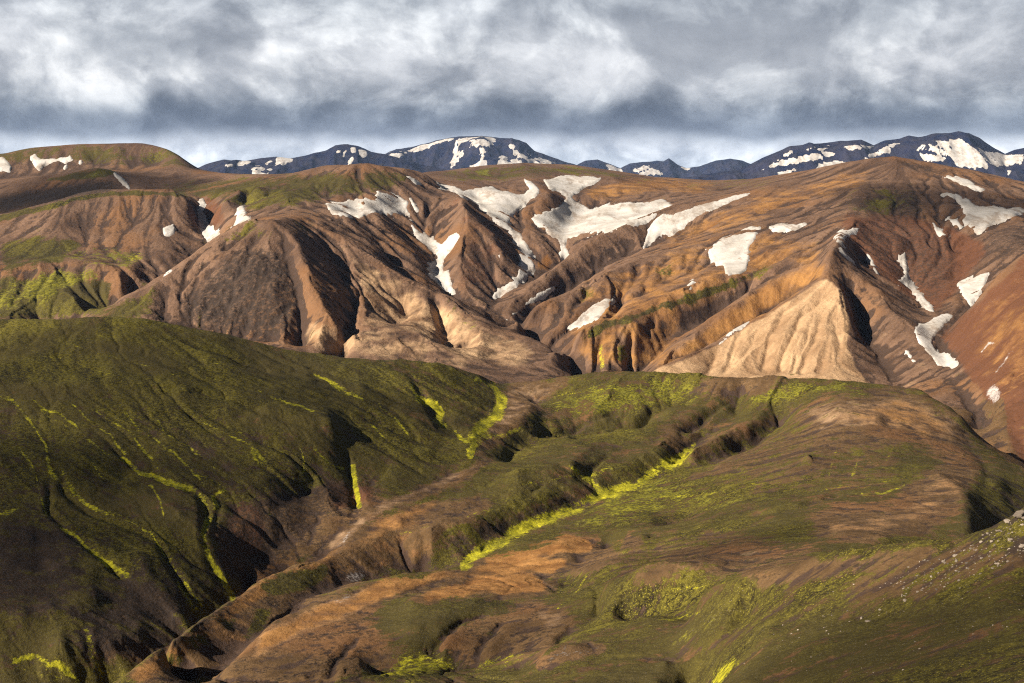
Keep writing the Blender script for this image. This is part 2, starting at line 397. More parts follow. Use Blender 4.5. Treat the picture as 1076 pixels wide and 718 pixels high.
# small cracks and creases cut into the ground: (column, row, half width), depth in m
NEAR_CUTS = [
 ([(455,682,2.5),(468,664,2.5),(487,651,2),(515,644,1)], 1.1), ([(500,690,2.5),(509,669,2.5),(530,653,1.5)], .9),
 ([(600,458,2),(640,450,2.5),(668,443,3),(678,437,3.5),(685,428,3),(700,422,2),(716,418,1)], 3.00),
 ([(560,455,1.5),(600,449,2),(640,432,2),(672,428,1)], 1.80),
 ([(718,452,3),(735,440,3),(752,428,2),(770,420,1)], 2.40),
 ([(632,516,3),(620,506,3),(604,497,3),(590,490,2)], 1.10), ([(612,500,2),(625,490,2),(640,478,1)], 0.80),
 ([(680,562,1.5),(735,554,2),(783,540,2),(838,532,1.5),(880,520,1)], 1.20),
 ([(487,455,3),(462,446,3),(452,430,3),(440,412,3),(432,400,2)], 1.50), ([(372,415,3),(350,402,3),(330,393,2)], 0.60),
 ([(233,608,3),(222,590,4),(214,560,4),(217,535,4),(207,518,3),(170,502,3),(140,490,2.5),(115,468,2)], 1.10),
 ([(375,532,3),(369,505,3),(366,488,2)], 1.20), ([(335,505,2),(318,490,2),(300,470,2),(270,465,2)], 0.60),
 ([(230,520,2),(228,540,3),(222,565,3)], 0.60), ([(132,605,3),(110,585,3),(75,560,3),(50,535,3),(52,505,2)], 1.00),
 ([(199,626,2),(190,610,3),(165,570,3),(140,555,3),(100,540,3),(70,520,3),(62,500,2)], 1.00),
 ([(330,450,3),(300,440,3),(230,415,3),(150,408,2)], 0.80), ([(340,436,2),(400,445,3),(450,460,3),(480,470,2)], 0.90),
 ([(629,648,2.5),(627,622,2),(616,606,1.5)], 0.45), ([(629,648,2),(600,660,2),(585,675,2)], 0.50), ([(640,646,2),(690,640,2),(725,632,1)], 0.35),
 ([(731,720,10),(745,690,8),(755,672,5),(772,655,3),(784,644,1.5)], 1.10),
 ([(345,715,4),(352,690,3),(380,670,2)], 1.00), ([(300,700,3),(330,685,2)], 0.40), ([(850,690,1.5),(960,632,2),(1010,612,1)], 0.30), ([(860,718,2),(960,680,2),(1076,640,2)], 0.25),
 ([(1008,440,5),(1016,462,5),(1035,490,6),(1040,520,6)], 0.75), ([(545,528,3),(565,515,2),(575,505,1)], 0.60),
]
FAR_CUTS = [
 ([(330,243,4),(345,258,6),(360,285,7),(372,312,6),(372,335,5)], 3), ([(455,310,3),(462,330,4),(473,356,4)], 5),
 ([(795,332,.8),(785,345,1.6),(772,362,2.2),(766,384,2)], 1.30), ([(826,322,.6),(817,342,1.6),(806,366,2.2),(800,392,1.6)], 1.40), ([(846,322,.8),(840,340,1.5),(826,364,2),(818,392,2)], 1.20), ([(864,330,.8),(859,350,1.6),(846,376,2),(842,394,1.5)], 1.10),
 ([(812,352,.6),(810,370,1.2),(803,392,1.6)], 1.00), ([(838,365,.8),(833,393,1.6)], 1.00), ([(872,352,.8),(867,372,1.4),(860,394,1.5)], 1.00), ([(756,366,.8),(748,380,1.6),(742,394,1.6)], 1.25), ([(782,355,.8),(774,372,1.6),(760,392,2)], 1.25),
 ([(240,262,4),(262,262,4),(290,270,4)], 4),
 ([(655,300,2),(650,320,3),(640,335,3)], 4), ([(672,275,2),(668,292,3)], 4), ([(620,290,2),(615,310,3),(600,325,2)], 4), ([(690,330,2),(680,350,3)], 4), ([(665,345,1.5),(660,365,3),(662,390,3)], 5), ([(632,350,1.5),(628,375,2.5),(626,392,2.5)], 4),
]
# ------------------------------------------------------------------ snow patches: outline in photo pixels, label
SNOW = [
 ([(30,165),(37,162),(41,166),(50,167),(62,166),(72,165),(74,170),(66,172),(58,169),(50,172),(43,180),(38,178),(34,172)], 'white forked snow patch on the flat-topped brown hill at far left'),
 ([(-40,166),(0,165),(5,164),(9,170),(12,176),(10,180),(0,179),(-40,182)], 'snow patch cut by the left picture edge beneath the flat-topped hill'),
 ([(80,170),(85,168),(86,171),(81,174)], 'tiny snow fleck just right of the forked patch on the flat-topped hill'),
 ([(62,176),(68,173),(69,176),(64,179)], 'tiny snow fleck below the forked patch on the flat-topped hill'),
 ([(207,210),(214,208),(216,214),(213,222),(218,236),(224,241),(233,245),(226,252),(219,254),(213,246),(209,240),(208,225)], 'narrow snow tongue filling the dark gully right of the brown bowl'),
 ([(251,219),(258,217),(261,228),(268,232),(258,237),(247,237)], 'small wedge of snow in the next notch right of the narrow snow tongue'),
 ([(171,239),(176,236),(182,235),(185,239),(184,245),(178,247),(172,245)], 'lone oval snow spot on the smooth brown bowl slope'),
 ([(171,288),(178,281),(182,283),(173,290)], 'snow scrap at the foot of the gully beside the dark rocky hill'),
 ([(118,180),(124,182),(137,198),(134,200),(126,191)], 'thin snow sliver in the crease behind the green-topped dark hill'),
 ([(342,215),(367,210),(380,209),(395,209),(397,200),(404,203),(410,204),(418,208),(429,210),(427,217),(432,224),(414,225),(390,224),(380,229),(365,229),(350,225)], 'broad snow bank curling under the edge of the left-hand dome'),
 ([(427,204),(434,208),(440,214),(442,220),(438,219),(432,212)], 'slim snow streak beside the tip of the broad curled snow bank'),
 ([(427,184),(436,186),(444,190),(440,192),(431,188)], 'short snow dash at the skyline edge of the left-hand dome'),
 ([(425,230),(434,231),(440,237),(457,254),(463,256),(472,246),(481,242),(482,247),(474,262),(466,268),(464,274),(462,282),(471,287),(471,297),(477,309),(464,304),(450,290),(450,275),(460,274),(456,266),(447,259),(434,237)], 'zigzag snow gully left of the triangular brown peak'),
 ([(454,190),(463,194),(474,195),(490,198),(507,197),(518,196),(524,199),(531,199),(540,204),(549,205),(556,199),(552,194),(547,187),(556,191),(563,196),(567,199),(564,205),(557,210),(549,217),(542,222),(537,227),(534,234),(537,239),(546,246),(552,256),(556,266),(561,284),(551,294),(536,304),(521,314),(519,311),(530,300),(542,290),(546,274),(541,258),(534,240),(524,234),(514,227),(508,220),(501,214),(488,207),(477,202),(462,198)], 'big funnel of snow draining past the right side of the triangular brown peak'),
 ([(570,188),(594,185),(634,186),(622,193),(611,197),(603,203),(598,208),(602,213),(608,215),(615,219),(621,221),(636,216),(654,211),(680,214),(696,212),(704,216),(702,221),(689,230),(676,236),(667,237),(658,237),(646,243),(636,248),(634,242),(625,244),(618,246),(605,248),(594,252),(592,258),(596,268),(593,275),(587,274),(588,262),(583,250),(574,240),(561,236),(556,230),(570,222),(588,217),(593,210),(589,204),(580,198)], 'largest snow field spread over the basin in the centre'),
 ([(792,204),(774,206),(756,209),(735,214),(716,221),(698,228),(685,235),(678,247),(673,264),(681,258),(689,255),(697,249),(700,250),(708,244),(716,239),(722,233),(734,226),(750,218),(775,210)], 'long snow wedge tapering up to the right beside the largest snow field'),
 ([(743,261),(756,250),(775,247),(796,246),(793,254),(786,262),(787,268),(783,284),(775,290),(763,291),(758,279),(752,277),(747,275)], 'squarish snow patch hanging alone on the orange slope'),
 ([(774,244),(786,240),(800,239),(800,242),(788,244)], 'small snow stripe just above the squarish patch'),
 ([(808,239),(820,237),(845,234),(847,237),(835,241),(818,246),(812,243)], 'ragged snow strip right of the squarish patch'),
 ([(593,347),(606,332),(621,321),(635,315),(648,311),(651,314),(640,324),(628,334),(610,342)], 'snow strip in the gully of the lower centre right of the brown ribs'),
 ([(547,322),(558,312),(567,306),(583,299),(582,304),(572,312),(554,321)], 'snow strip below the largest field between two brown ribs'),
 ([(531,332),(540,327),(547,326),(538,331)], 'tiny snow dash at the low end of the strip between two brown ribs'),
 ([(751,362),(766,347),(778,337),(795,327),(807,322),(809,325),(794,335),(774,349),(760,358)], 'thin snow line along the gully above the pale tan face'),
 ([(720,300),(728,292),(732,294),(724,304)], 'small snow scrap on the ribbed orange slope left of the squarish patch'),
 ([(875,248),(884,242),(903,237),(900,243),(892,248),(888,256),(890,264),(899,277),(890,271),(880,258)], 'hooked snow patch above the pale peak at right'),
 ([(909,261),(914,266),(927,290),(920,284),(913,274)], 'thin snow thread right of the hooked patch on the dark slope'),
 ([(943,266),(952,268),(954,280),(956,295),(966,305),(979,317),(988,328),(979,326),(970,322),(961,308),(952,302),(945,297),(951,290),(948,278)], 'crooked snow tongue running down the red-brown ravine at right'),
 ([(984,333),(992,330),(1003,333),(994,343),(985,353),(983,360),(988,366),(998,376),(1008,384),(1001,389),(990,382),(979,371),(967,362),(963,353),(963,344),(975,340)], 'dirty snow floor at the bottom of the ravine at right'),
 ([(990,204),(1000,204),(1010,208),(1020,213),(1028,217),(1050,218),(1074,219),(1080,222),(1074,227),(1060,228),(1046,235),(1036,241),(1028,245),(1017,241),(1012,235),(1014,228),(1011,218),(1004,211)], 'snow patch with a straight tail high on the dark dome near the right edge'),
 ([(982,231),(988,234),(999,250),(992,247),(985,238)], 'short slanting snow streak left of the tailed patch on the dark dome'),
 ([(997,231),(1006,232),(1013,240),(1011,242),(1001,237)], 'comb-like snow scrap between the slanting streak and the tailed patch'),
 ([(992,186),(1005,187),(1019,191),(1037,200),(1030,201),(1010,196)], 'snow strip near the top of the dark dome at right'),
 ([(1005,299),(1016,295),(1028,288),(1041,286),(1036,297),(1032,304),(1024,314),(1019,322),(1014,316),(1010,308)], 'snow patch in the side gully behind the red-brown slope at right'),
 ([(950,368),(955,371),(965,382),(960,381)], 'small snow scrap on the shaded flank of the pale peak'),
 ([(488,313),(492,312),(494,318),(490,319)], 'tiny snow fleck at the foot of the triangular brown peak'),
 ([(518,258),(524,262),(530,270),(526,269)], 'tiny snow fleck on the right flank of the triangular brown peak'),
]
HAZE = 1.35e-5
EXPOSURE = 1.16
DENOISE = False
SUN_AZ, SUN_EL, SUN_E = -121.0, 29.0, 5.0       # azimuth from straight ahead (negative = left), elevation, strength
RELIEF = r'''
CALM, ROCK = canvas(), canvas()
for p_ in ([(-250,225),(0,225),(110,200),(200,205),(205,235),(170,270),(0,270),(-250,285)], 
           [(720,215),(860,175),(940,165),(1000,175),(960,200),(880,205),(800,240),(720,260)], [(988,353),(1074,270),(1330,190),(1330,520),(1076,470)], [(225,265),(300,255),(320,310),(315,362),(180,345)]):
    paint(CALM, p_, 1, 6)
paint(ROCK, [(215,270),(255,256),(300,262),(318,310),(314,362),(240,358),(170,335)], 1, 6); paint(ROCK, [(875,262),(900,300),(935,320),(900,320),(870,290)], .6, 5)
'''
COVER = r'''
names = ('moss', 'bright', 'ash', 'tan', 'ochre', 'red', 'pale', 'lush', 'wetline')
NEARC = {n: canvas() for n in names}; FARC = {n: canvas() for n in names}
def pn(n, pts, v, f=6): paint(NEARC[n], pts, v, f)
def pf(n, pts, v, f=4): paint(FARC[n], pts, v, f)
def sn(n, pts, v=1): stroke(NEARC[n], pts, v)
def sf(n, pts, v=1): stroke(FARC[n], pts, v)
NEARC['moss'][:] = .62
# ---- left hill
pn('wetline', [(-250,400),(250,400),(420,420),(430,500),(300,560),(250,640),(60,640),(-250,600)], .9, 20)
pn('moss', [(-250,330),(120,333),(300,370),(420,400),(330,450),(0,410),(-250,400)], .8, 10)
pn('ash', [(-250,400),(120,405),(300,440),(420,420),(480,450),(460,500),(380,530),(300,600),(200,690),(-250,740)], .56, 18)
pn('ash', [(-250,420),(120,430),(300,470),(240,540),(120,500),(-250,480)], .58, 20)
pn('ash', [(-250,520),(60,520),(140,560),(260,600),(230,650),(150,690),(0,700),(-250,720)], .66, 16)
pn('ash', [(230,350),(350,372),(330,380),(260,372),(200,352)], .5, 6)
pn('moss', [(240,535),(300,525),(350,510),(400,500),(400,535),(340,580),(280,610),(240,610),(225,570)], .12, 8)
pn('moss', [(-60,560),(60,545),(90,590),(60,640),(-60,640)], .3, 10)
pn('moss', [(140,600),(200,640),(180,680),(120,700),(60,680)], .3, 12)
pn('red', [(240,530),(270,525),(285,560),(270,590),(240,585)], .7, 5)
pn('ochre', [(245,535),(268,530),(276,550),(262,565),(244,560)], .45, 5)
pn('red', [(330,505),(390,500),(395,530),(350,540)], .6, 6)
pn('tan', [(120,415),(160,425),(200,440),(190,450),(150,440),(115,425)], .3, 6)
pn('tan', [(90,532),(120,545),(155,560),(150,575),(120,560),(95,545)], .4, 4)
# ---- main valley side and ribs
pn('moss', [(525,478),(500,496),(470,508),(420,528),(383,548),(352,580),(335,592),(350,560),(400,530),(470,500)], 0, 3)
pn('tan', [(528,470),(520,482),(480,502),(424,528),(386,550),(352,580),(340,588),(352,560),(400,528),(470,496),(510,478)], .6, 4); pn('ochre', [(520,482),(480,502),(424,528),(386,550),(352,580),(340,590),(380,575),(440,555),(450,540),(470,520)], .5, 5)
pn('moss', [(530,405),(565,400),(600,398),(560,430),(540,450),(520,470),(500,476),(505,455),(530,430)], .15, 4)
pn('tan', [(530,405),(565,400),(600,400),(565,428),(535,448),(505,470),(498,476),(505,455),(530,430)], .45, 4)
pn('moss', [(405,545),(440,530),(500,525),(520,532),(490,545),(455,560),(450,590),(400,598),(345,590),(370,570)], .1, 5)
pn('red', [(380,570),(450,560),(450,595),(370,600)], .4, 6)
pn('moss', [(353,580),(275,611),(223,646),(175,680),(130,716),(190,722),(255,690),(300,650),(345,625),(372,612),(400,600)], .12, 4)
pn('tan', [(300,598),(275,609),(223,643),(175,676),(128,712),(136,718),(180,684),(226,651),(278,618),(305,606)], .42, 4); pn('ochre', [(353,578),(275,609),(223,643),(175,676),(128,712),(150,722),(200,690),(240,655),(290,622),(350,598)], .62, 5); pn('ochre', [(400,560),(450,548),(470,560),(455,590),(400,600),(360,612),(350,596)], .4, 8)
pn('moss', [(345,590),(335,598),(300,605),(275,618),(290,628),(320,622),(345,605)], .9, 4)
pn('moss', [(205,660),(260,630),(250,665),(190,700),(150,718),(170,690)], .5, 8)
pn('moss', [(250,700),(275,665),(330,635),(400,610),(494,596),(500,604),(420,622),(380,650),(300,680),(220,720)], .04, 4)
pn('tan', [(262,690),(275,668),(330,638),(400,612),(430,606),(420,622),(370,645),(310,672),(250,702)], .75, 5)
pn('ochre', [(400,608),(440,600),(494,597),(540,592),(545,598),(470,606),(420,622),(370,640)], .75, 4); pn('ochre', [(262,690),(275,668),(330,638),(400,612),(430,606),(420,622),(370,645),(310,672),(250,702)], .7, 5)
pn('moss', [(225,700),(300,660),(380,648),(420,700),(350,725),(200,730)], .12, 8)
for _q in ([(700,440),(760,440),(830,450),(920,480),(960,505),(880,512),(780,510),(730,490),(690,470)], [(640,575),(740,568),(830,575),(850,585),(760,610),(660,608),(600,598)]): pn('moss', _q, .40, 9)
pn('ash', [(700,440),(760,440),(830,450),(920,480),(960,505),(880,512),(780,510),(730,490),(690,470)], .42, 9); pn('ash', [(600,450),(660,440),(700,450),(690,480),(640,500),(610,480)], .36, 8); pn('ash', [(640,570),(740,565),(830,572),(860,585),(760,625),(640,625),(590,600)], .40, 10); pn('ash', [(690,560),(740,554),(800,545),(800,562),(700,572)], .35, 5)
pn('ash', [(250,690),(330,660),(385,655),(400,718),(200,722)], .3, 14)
pn('moss', [(270,640),(290,640),(280,660),(255,680)], .75, 3)
# ---- yellow gully and ochre humps
pn('moss', [(500,590),(560,580),(600,562),(640,575),(655,585),(600,600),(560,612),(500,612),(480,600)], .03, 4)
pn('ochre', [(505,586),(560,568),(585,560),(605,564),(622,572),(620,580),(560,582),(520,596)], .95, 3)
pn('ochre', [(490,600),(560,584),(600,590),(585,600),(530,600)], .95, 3)
pn('ochre', [(440,622),(500,606),(550,602),(580,615),(565,624),(500,622),(450,632)], .95, 4)
pn('moss', [(430,625),(500,608),(560,604),(585,620),(545,628),(450,634)], .05, 4)
pn('moss', [(660,563),(668,562),(672,572),(655,575)], 0, 2); pn('ochre', [(640,566),(652,560),(660,566),(650,573)], .8, 2)
pn('ash', [(480,585),(455,575),(470,560),(520,545),(575,525),(620,510),(625,520),(580,540),(530,562)], .6, 4)
pn('moss', [(480,585),(455,575),(470,560),(520,545),(575,525),(620,510),(625,520),(580,540),(530,562)], .35, 4)
pn('lush', [(545,492),(600,480),(640,470),(690,470),(640,500),(590,505)], .42, 10)
pn('lush', [(420,545),(430,535),(470,530),(540,510),(540,530),(470,540)], .52, 8)
pn('lush', [(580,420),(640,396),(720,400),(800,400),(760,410),(700,430),(620,440),(560,450)], .62, 8)
pn('lush', [(830,402),(880,400),(960,412),(900,412),(850,412),(800,430),(770,425)], .7, 5)
pn('moss', [(740,397),(800,396),(830,402),(800,412),(760,415),(735,408)], .12, 5); pn('tan', [(740,397),(800,396),(830,402),(800,410),(760,412)], .4, 5)
pn('moss', [(860,420),(930,412),(985,420),(1015,450),(1020,480),(1000,500),(960,490),(920,470),(880,470),(850,460),(830,440)], .2, 8)
pn('tan', [(850,420),(930,412),(985,420),(1015,450),(1010,470),(950,455),(900,450),(860,455),(835,440)], .55, 8)
pn('ochre', [(880,425),(940,416),(985,425),(1010,450),(1000,470),(930,450),(860,440)], .55, 10); pn('ochre', [(985,500),(1020,485),(1020,510),(990,545),(940,565),(880,570),(860,555),(870,540),(940,535)], .4, 8)
pn('moss', [(930,470),(985,465),(1000,490),(980,520),(950,530),(940,500)], .6, 8)
pn('moss', [(970,500),(1020,480),(1030,500),(1010,540),(960,560),(900,570),(860,560),(850,540),(880,530),(940,530)], .12, 6)
pn('tan', [(985,500),(1020,485),(1020,510),(990,545),(940,565),(880,570),(860,555),(870,540),(940,535)], .45, 8)
pn('moss', [(1030,490),(1076,500),(1200,530),(1200,620),(1000,570),(1010,540)], .55, 6); pn('ash', [(1030,490),(1076,500),(1200,530),(1200,620),(1000,570),(1010,540)], .7, 6)
pn('lush', [(640,510),(700,500),(760,515),(700,545),(640,555),(600,560),(590,545)], .58, 10)
pn('lush', [(700,515),(850,520),(920,508),(920,520),(860,530),(740,540)], .45, 8)
pn('moss', [(690,578),(760,570),(860,580),(830,592),(760,600),(700,600)], .25, 6); pn('tan', [(770,578),(820,578),(815,590),(770,592)], .45, 4)
pn('ochre', [(760,578),(880,572),(870,585),(760,592)], .25, 8)
pn('pale', [(358,602),(366,597),(378,598),(388,602),(384,610),(370,615),(360,611)], .48, 4); pn('pale', [(352,572),(364,556),(372,552),(366,566),(356,578)], .5, 3); pn('pale', [(345,632),(362,624),(376,620),(366,630),(350,636)], .45, 2)
# ---- bottom centre
pn('ash', [(390,640),(480,625),(560,630),(540,650),(480,672),(400,690)], .35, 8); pn('moss', [(400,640),(480,625),(560,630),(540,648),(480,670),(410,680)], .75, 6)
pn('moss', [(455,672),(490,650),(545,640),(550,630),(590,640),(600,660),(560,690),(500,700)], .15, 5); pn('tan', [(560,640),(590,640),(595,660),(570,662)], .5, 4)
pn('moss', [(560,695),(590,680),(630,676),(640,684),(600,692),(565,705)], 0, 2); pn('pale', [(560,695),(590,680),(630,676),(640,684),(600,690)], .33, 3)
pn('lush', [(640,620),(690,615),(720,640),(650,645),(632,640)], .26, 7)
pn('lush', [(660,660),(760,640),(860,610),(870,630),(760,680),(690,700)], .34, 14)
pn('bright', [(392,705),(425,684),(450,680),(480,690),(470,710),(400,720)], .68, 7); pn('bright', [(480,715),(510,690),(550,682),(556,690),(510,705)], .68, 5)
pn('bright', [(750,700),(758,690),(776,695),(768,706),(755,718),(738,722)], .7, 2.5)
pn('bright', [(10,700),(50,685),(80,700),(60,722),(20,722)], .4, 5)
pn('moss', [(770,602),(860,592),(950,580),(1000,575),(980,590),(880,600),(800,620)], .2, 5); pn('ochre', [(770,602),(860,592),(950,580),(1000,575),(980,588),(880,598),(800,614)], .4, 5)
pn('moss', [(860,610),(1000,575),(1076,545),(1330,480),(1330,560),(1076,600),(960,630)], .4, 8)
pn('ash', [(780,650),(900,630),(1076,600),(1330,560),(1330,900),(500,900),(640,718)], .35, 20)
pn('wetline', [(-250,560),(60,560),(250,640),(0,900)], .6, 10)
pn('moss', [(975,380),(1120,380),(1120,500),(1085,500),(1072,490),(1040,470),(1022,455),(1014,436),(990,418)], 0, 1.5)
for _n in ('tan','lush','ash','ochre'): pn(_n, [(975,380),(1120,380),(1120,500),(1085,500),(1072,490),(1040,470),(1022,455),(1014,436),(990,418)], .2, 1.5)
pn('moss', [(1085,360),(1420,360),(1420,480),(1250,500),(1090,498)], .05, 9); pn('red', [(1085,360),(1420,360),(1420,480),(1250,500),(1090,498)], .6, 12); pn('red', [(1045,380),(1120,380),(1120,500),(1085,500),(1062,470)], .7, 3)
# ---- bright moss along the water
sn('bright', [(500,398,2.5),(520,405,3),(528,418,4),(522,437,5),(505,450,7),(497,462,6),(494,478,3)])
sn('bright', [(505,462,5),(530,455,3),(545,450,2)], .7)
sn('bright', [(432,402,2),(440,414,3),(455,425,3),(461,433,4),(457,442,3),(475,452,2.5),(490,462,2)])
sn('bright', [(330,393,1.5),(350,402,2.5),(362,412,3),(380,420,2)], .72)
sn('bright', [(470,380,1.5),(500,388,2)], .6)
sn('bright', [(375,532,3),(370,510,3),(368,490,2.2)])
sn('bright', [(488,592,5),(500,582,6),(525,566,6),(560,550,6),(590,538,6),(625,522,5.5),(660,510,5),(690,497,5),(700,490,5),(720,474,4),(732,464,2.5)])
sn('bright', [(632,515,4),(618,505,4),(604,496,3),(596,490,2)], .8); sn('bright', [(620,500,2.5),(635,495,2)], .7)
sn('bright', [(245,628,3.5),(232,606,3),(220,585,3),(213,562,4),(218,545,3.5),(215,528,3),(205,516,3),(175,504,2.5),(150,498,2.2),(128,482,2)], .95)
sn('bright', [(222,545,3),(228,532,2.2),(224,522,2),(237,512,1.5)], .8)
sn('bright', [(272,488,1.5),(265,470,3),(275,482,3),(283,487,2)], .66)
sn('bright', [(132,604,3),(112,590,2.6),(85,570,2),(60,555,1.6)], .9); sn('bright', [(62,498,3),(75,520,3.5),(100,534,2.6),(135,545,1.8)], .75)
sn('bright', [(205,640,2.5),(190,615,2),(178,580,1.5)], .6); sn('bright', [(8,415,1.5),(20,428,1.5),(35,450,1.3)], .6); sn('bright', [(40,425,1.3),(55,440,1.5),(75,455,1)], .5)
sn('bright', [(15,695,2.5),(40,690,3),(60,700,2.5),(80,718,2.5)], .9); sn('bright', [(90,660,4),(100,690,3),(110,715,3)], .6)
sn('bright', [(0,540,3),(20,535,2)], .6)
sn('bright', [(950,512,1.5),(930,518,1.5),(905,516,2)], .7)
for _p in ([(0,414),(17,424),(33,447),(50,467),(53,494),(57,507),(70,521),(100,534),(134,547),(157,560),(175,585),(193,608),(212,637)],
           [(33,420),(57,434),(84,454),(110,474),(134,487),(160,502),(201,514),(211,524)], [(74,427),(100,444),(117,457),(130,477)], [(100,430),(140,457),(154,477),(167,494)],
           [(130,434),(150,454),(187,477),(201,494),(214,510)], [(160,434),(174,454),(200,470),(226,492)], [(214,444),(247,460),(267,470)], [(294,454),(314,470),(321,487),(319,500)],
           [(90,477),(107,500)], [(157,510),(167,524),(172,540)], [(221,514),(241,507)], [(20,470),(36,495),(44,520),(50,540)], [(245,450),(262,462)], [(330,470),(345,486),(360,492)], [(400,425),(415,440),(428,455)], [(390,445),(405,460)], [(270,410),(300,425),(330,432)], [(60,360),(120,375),(180,392),(240,400)], [(20,365),(90,385),(150,402)], [(100,350),(180,368),(250,388)]):
    sn('bright', [(x, y, 1.3 if y > 410 else .9) for x, y in _p], .72 if _p[0][1] > 405 else .5)
for _p in ([(560,420),(620,410),(680,402)], [(600,470),(650,455),(700,440)], [(545,510),(600,500),(640,492)], [(640,540),(720,520),(800,510)], [(850,515),(900,510),(940,505)], [(880,470),(872,490),(868,505)], [(900,480),(895,500)], [(940,470),(930,490)], [(640,640),(700,620),(760,612)], [(680,660),(740,640)], [(585,640),(600,625),(612,606)], [(420,560),(470,545),(520,535)]):
    sn('bright', [(x, y, 1.6) for x, y in _p], .5)
# ---- high country
FARC['moss'][:] = .06
pf('moss', [(-250,150),(200,150),(230,180),(120,172),(0,172),(-250,175)], .52, 4); pf('ash', [(-250,158),(0,166),(60,160),(150,160),(200,176),(130,180),(0,184),(-250,186)], .42, 5)
pf('moss', [(30,190),(60,186),(110,178),(125,182),(70,190)], .95, 2); pf('lush', [(40,190),(70,186),(110,179),(100,186)], .5, 2)
pf('moss', [(140,195),(200,192),(300,184),(400,178),(440,184),(420,196),(330,212),(270,222),(230,210),(180,202)], .66, 5)
pf('lush', [(230,208),(300,205),(330,200),(290,216),(250,214)], .35, 4)
pf('ash', [(-60,205),(0,203),(60,194),(112,186),(128,192),(134,198),(120,202),(60,214),(0,226),(-60,235)], .74, 5)
pf('ash', [(300,216),(345,216),(395,206),(430,200),(440,212),(430,204),(395,201),(340,212)], .5, 4)
pf('moss', [(-60,232),(0,226),(33,219),(84,206),(110,201),(184,201),(200,207),(184,205),(110,206),(84,211),(33,225),(0,233)], .95, 1.2); pf('moss', [(0,255),(50,248),(90,255),(60,275),(40,280),(0,285)], .8, 5); pf('ash', [(0,250),(60,245),(100,255),(70,270),(0,280)], .3, 6)
pf('lush', [(-60,305),(0,298),(40,277),(108,281),(108,292),(60,312),(0,328),(-60,335)], .62, 7); pf('lush', [(60,262),(140,262),(155,270),(140,280),(120,282),(70,275)], .55, 4)
pf('bright', [(130,272),(150,263),(154,272),(140,280)], .5, 2)
pf('moss', [(-250,300),(0,290),(115,295),(110,330),(0,335),(-250,345)], .75, 5)
pf('moss', [(94,335),(130,315),(160,300),(170,305),(150,335),(120,340)], .6, 5)
pf('ash', [(225,266),(280,255),(305,270),(320,310),(315,362),(260,358),(200,345),(180,330),(200,300),(225,280)], .6, 8)
pf('moss', [(230,252),(264,236),(300,232),(330,232),(325,245),(300,250),(262,256)], .45, 4)
pf('ash', [(290,235),(310,262),(318,290),(325,310),(318,312),(306,280)], .4, 3)
pf('red', [(200,205),(230,205),(240,235),(222,245),(212,225)], .6, 4)
pf('tan', [(317,364),(320,335),(345,334),(372,347),(410,347),(444,351),(470,366),(440,385),(330,375)], .52, 8)
pf('tan', [(375,345),(380,315),(372,290),(350,262),(400,280),(450,310),(530,350),(565,365),(560,390),(470,385),(440,350)], .56, 8)
pf('ash', [(333,245),(350,262),(370,300),(378,318),(372,342),(350,325),(330,300),(320,270)], .35, 5)
pf('moss', [(455,180),(550,172),(650,180),(690,188),(650,186),(600,184),(540,188),(500,190),(460,186)], .55, 2.5)
pf('lush', [(497,180),(515,177),(520,185),(500,187)], .6, 2); pf('lush', [(590,174),(615,176),(612,179),(594,178)], .5, 1.5)
pf('red', [(440,190),(500,200),(540,240),(545,280),(520,320),(480,310),(470,270),(480,230),(450,210)], .4, 8)
pf('ochre', [(560,280),(575,262),(585,275),(575,285)], .7, 3); pf('ochre', [(478,280),(490,225),(495,260),(490,290)], .3, 4)
pf('ochre', [(600,200),(660,186),(760,188),(740,205),(690,205),(620,212)], .6, 5)
pf('lush', [(668,186),(690,188),(685,194),(666,194)], .5, 2); pf('moss', [(700,188),(760,190),(830,186),(800,200),(720,200)], .4, 4)
pf('ochre', [(700,240),(800,205),(900,175),(940,172),(900,200),(840,215),(800,235),(730,250),(690,265)], .6, 8)
pf('tan', [(780,215),(860,185),(910,180),(860,205),(800,225)], .35, 6)
pf('ash', [(870,210),(905,200),(960,195),(990,215),(950,235),(900,225)], .62, 8); pf('moss', [(870,210),(905,200),(960,195),(980,215),(940,228),(890,225)], .45, 8)
pf('ash', [(930,166),(975,171),(1020,182),(1000,186),(960,180)], .6, 3)
pf('red', [(880,225),(960,225),(1010,245),(1040,260),(1010,300),(985,330),(940,300),(900,265)], .95, 8)
pf('ash', [(880,225),(960,225),(1010,245),(1010,300),(985,330),(940,300),(900,265)], .5, 8); pf('ash', [(1030,235),(1076,232),(1150,240),(1150,270),(1076,270),(1040,280)], .5, 6)
pf('ochre', [(600,300),(680,270),(760,240),(740,280),(800,240),(860,250),(867,270),(790,300),(720,340),(700,390),(640,390),(590,370)], .5, 8)
pf('ochre', [(700,375),(745,338),(800,302),(865,268),(866,290),(810,328),(752,360),(690,390)], .68, 5)
pf('tan', [(680,395),(752,362),(810,330),(866,292),(886,308),(894,340),(890,362),(896,382),(915,405),(800,405)], 1.0, 3)
pf('pale', [(880,360),(892,340),(896,360),(890,375),(870,395),(850,395)], .28, 5)
pf('moss', [(600,362),(627,340),(690,322),(750,300),(795,286),(830,272),(820,280),(770,302),(700,326),(640,345),(630,352)], .85, 3); pf('lush', [(615,348),(690,318),(750,300),(790,289),(750,306),(690,328),(640,342)], .45, 3)
pf('moss', [(600,308),(650,290),(700,275),(720,285),(670,305),(610,330),(580,345)], .35, 6)
pf('bright', [(627,362),(634,358),(638,388),(630,390)], .55, 2); pf('lush', [(650,358),(660,358),(662,380),(650,378)], .5, 2)
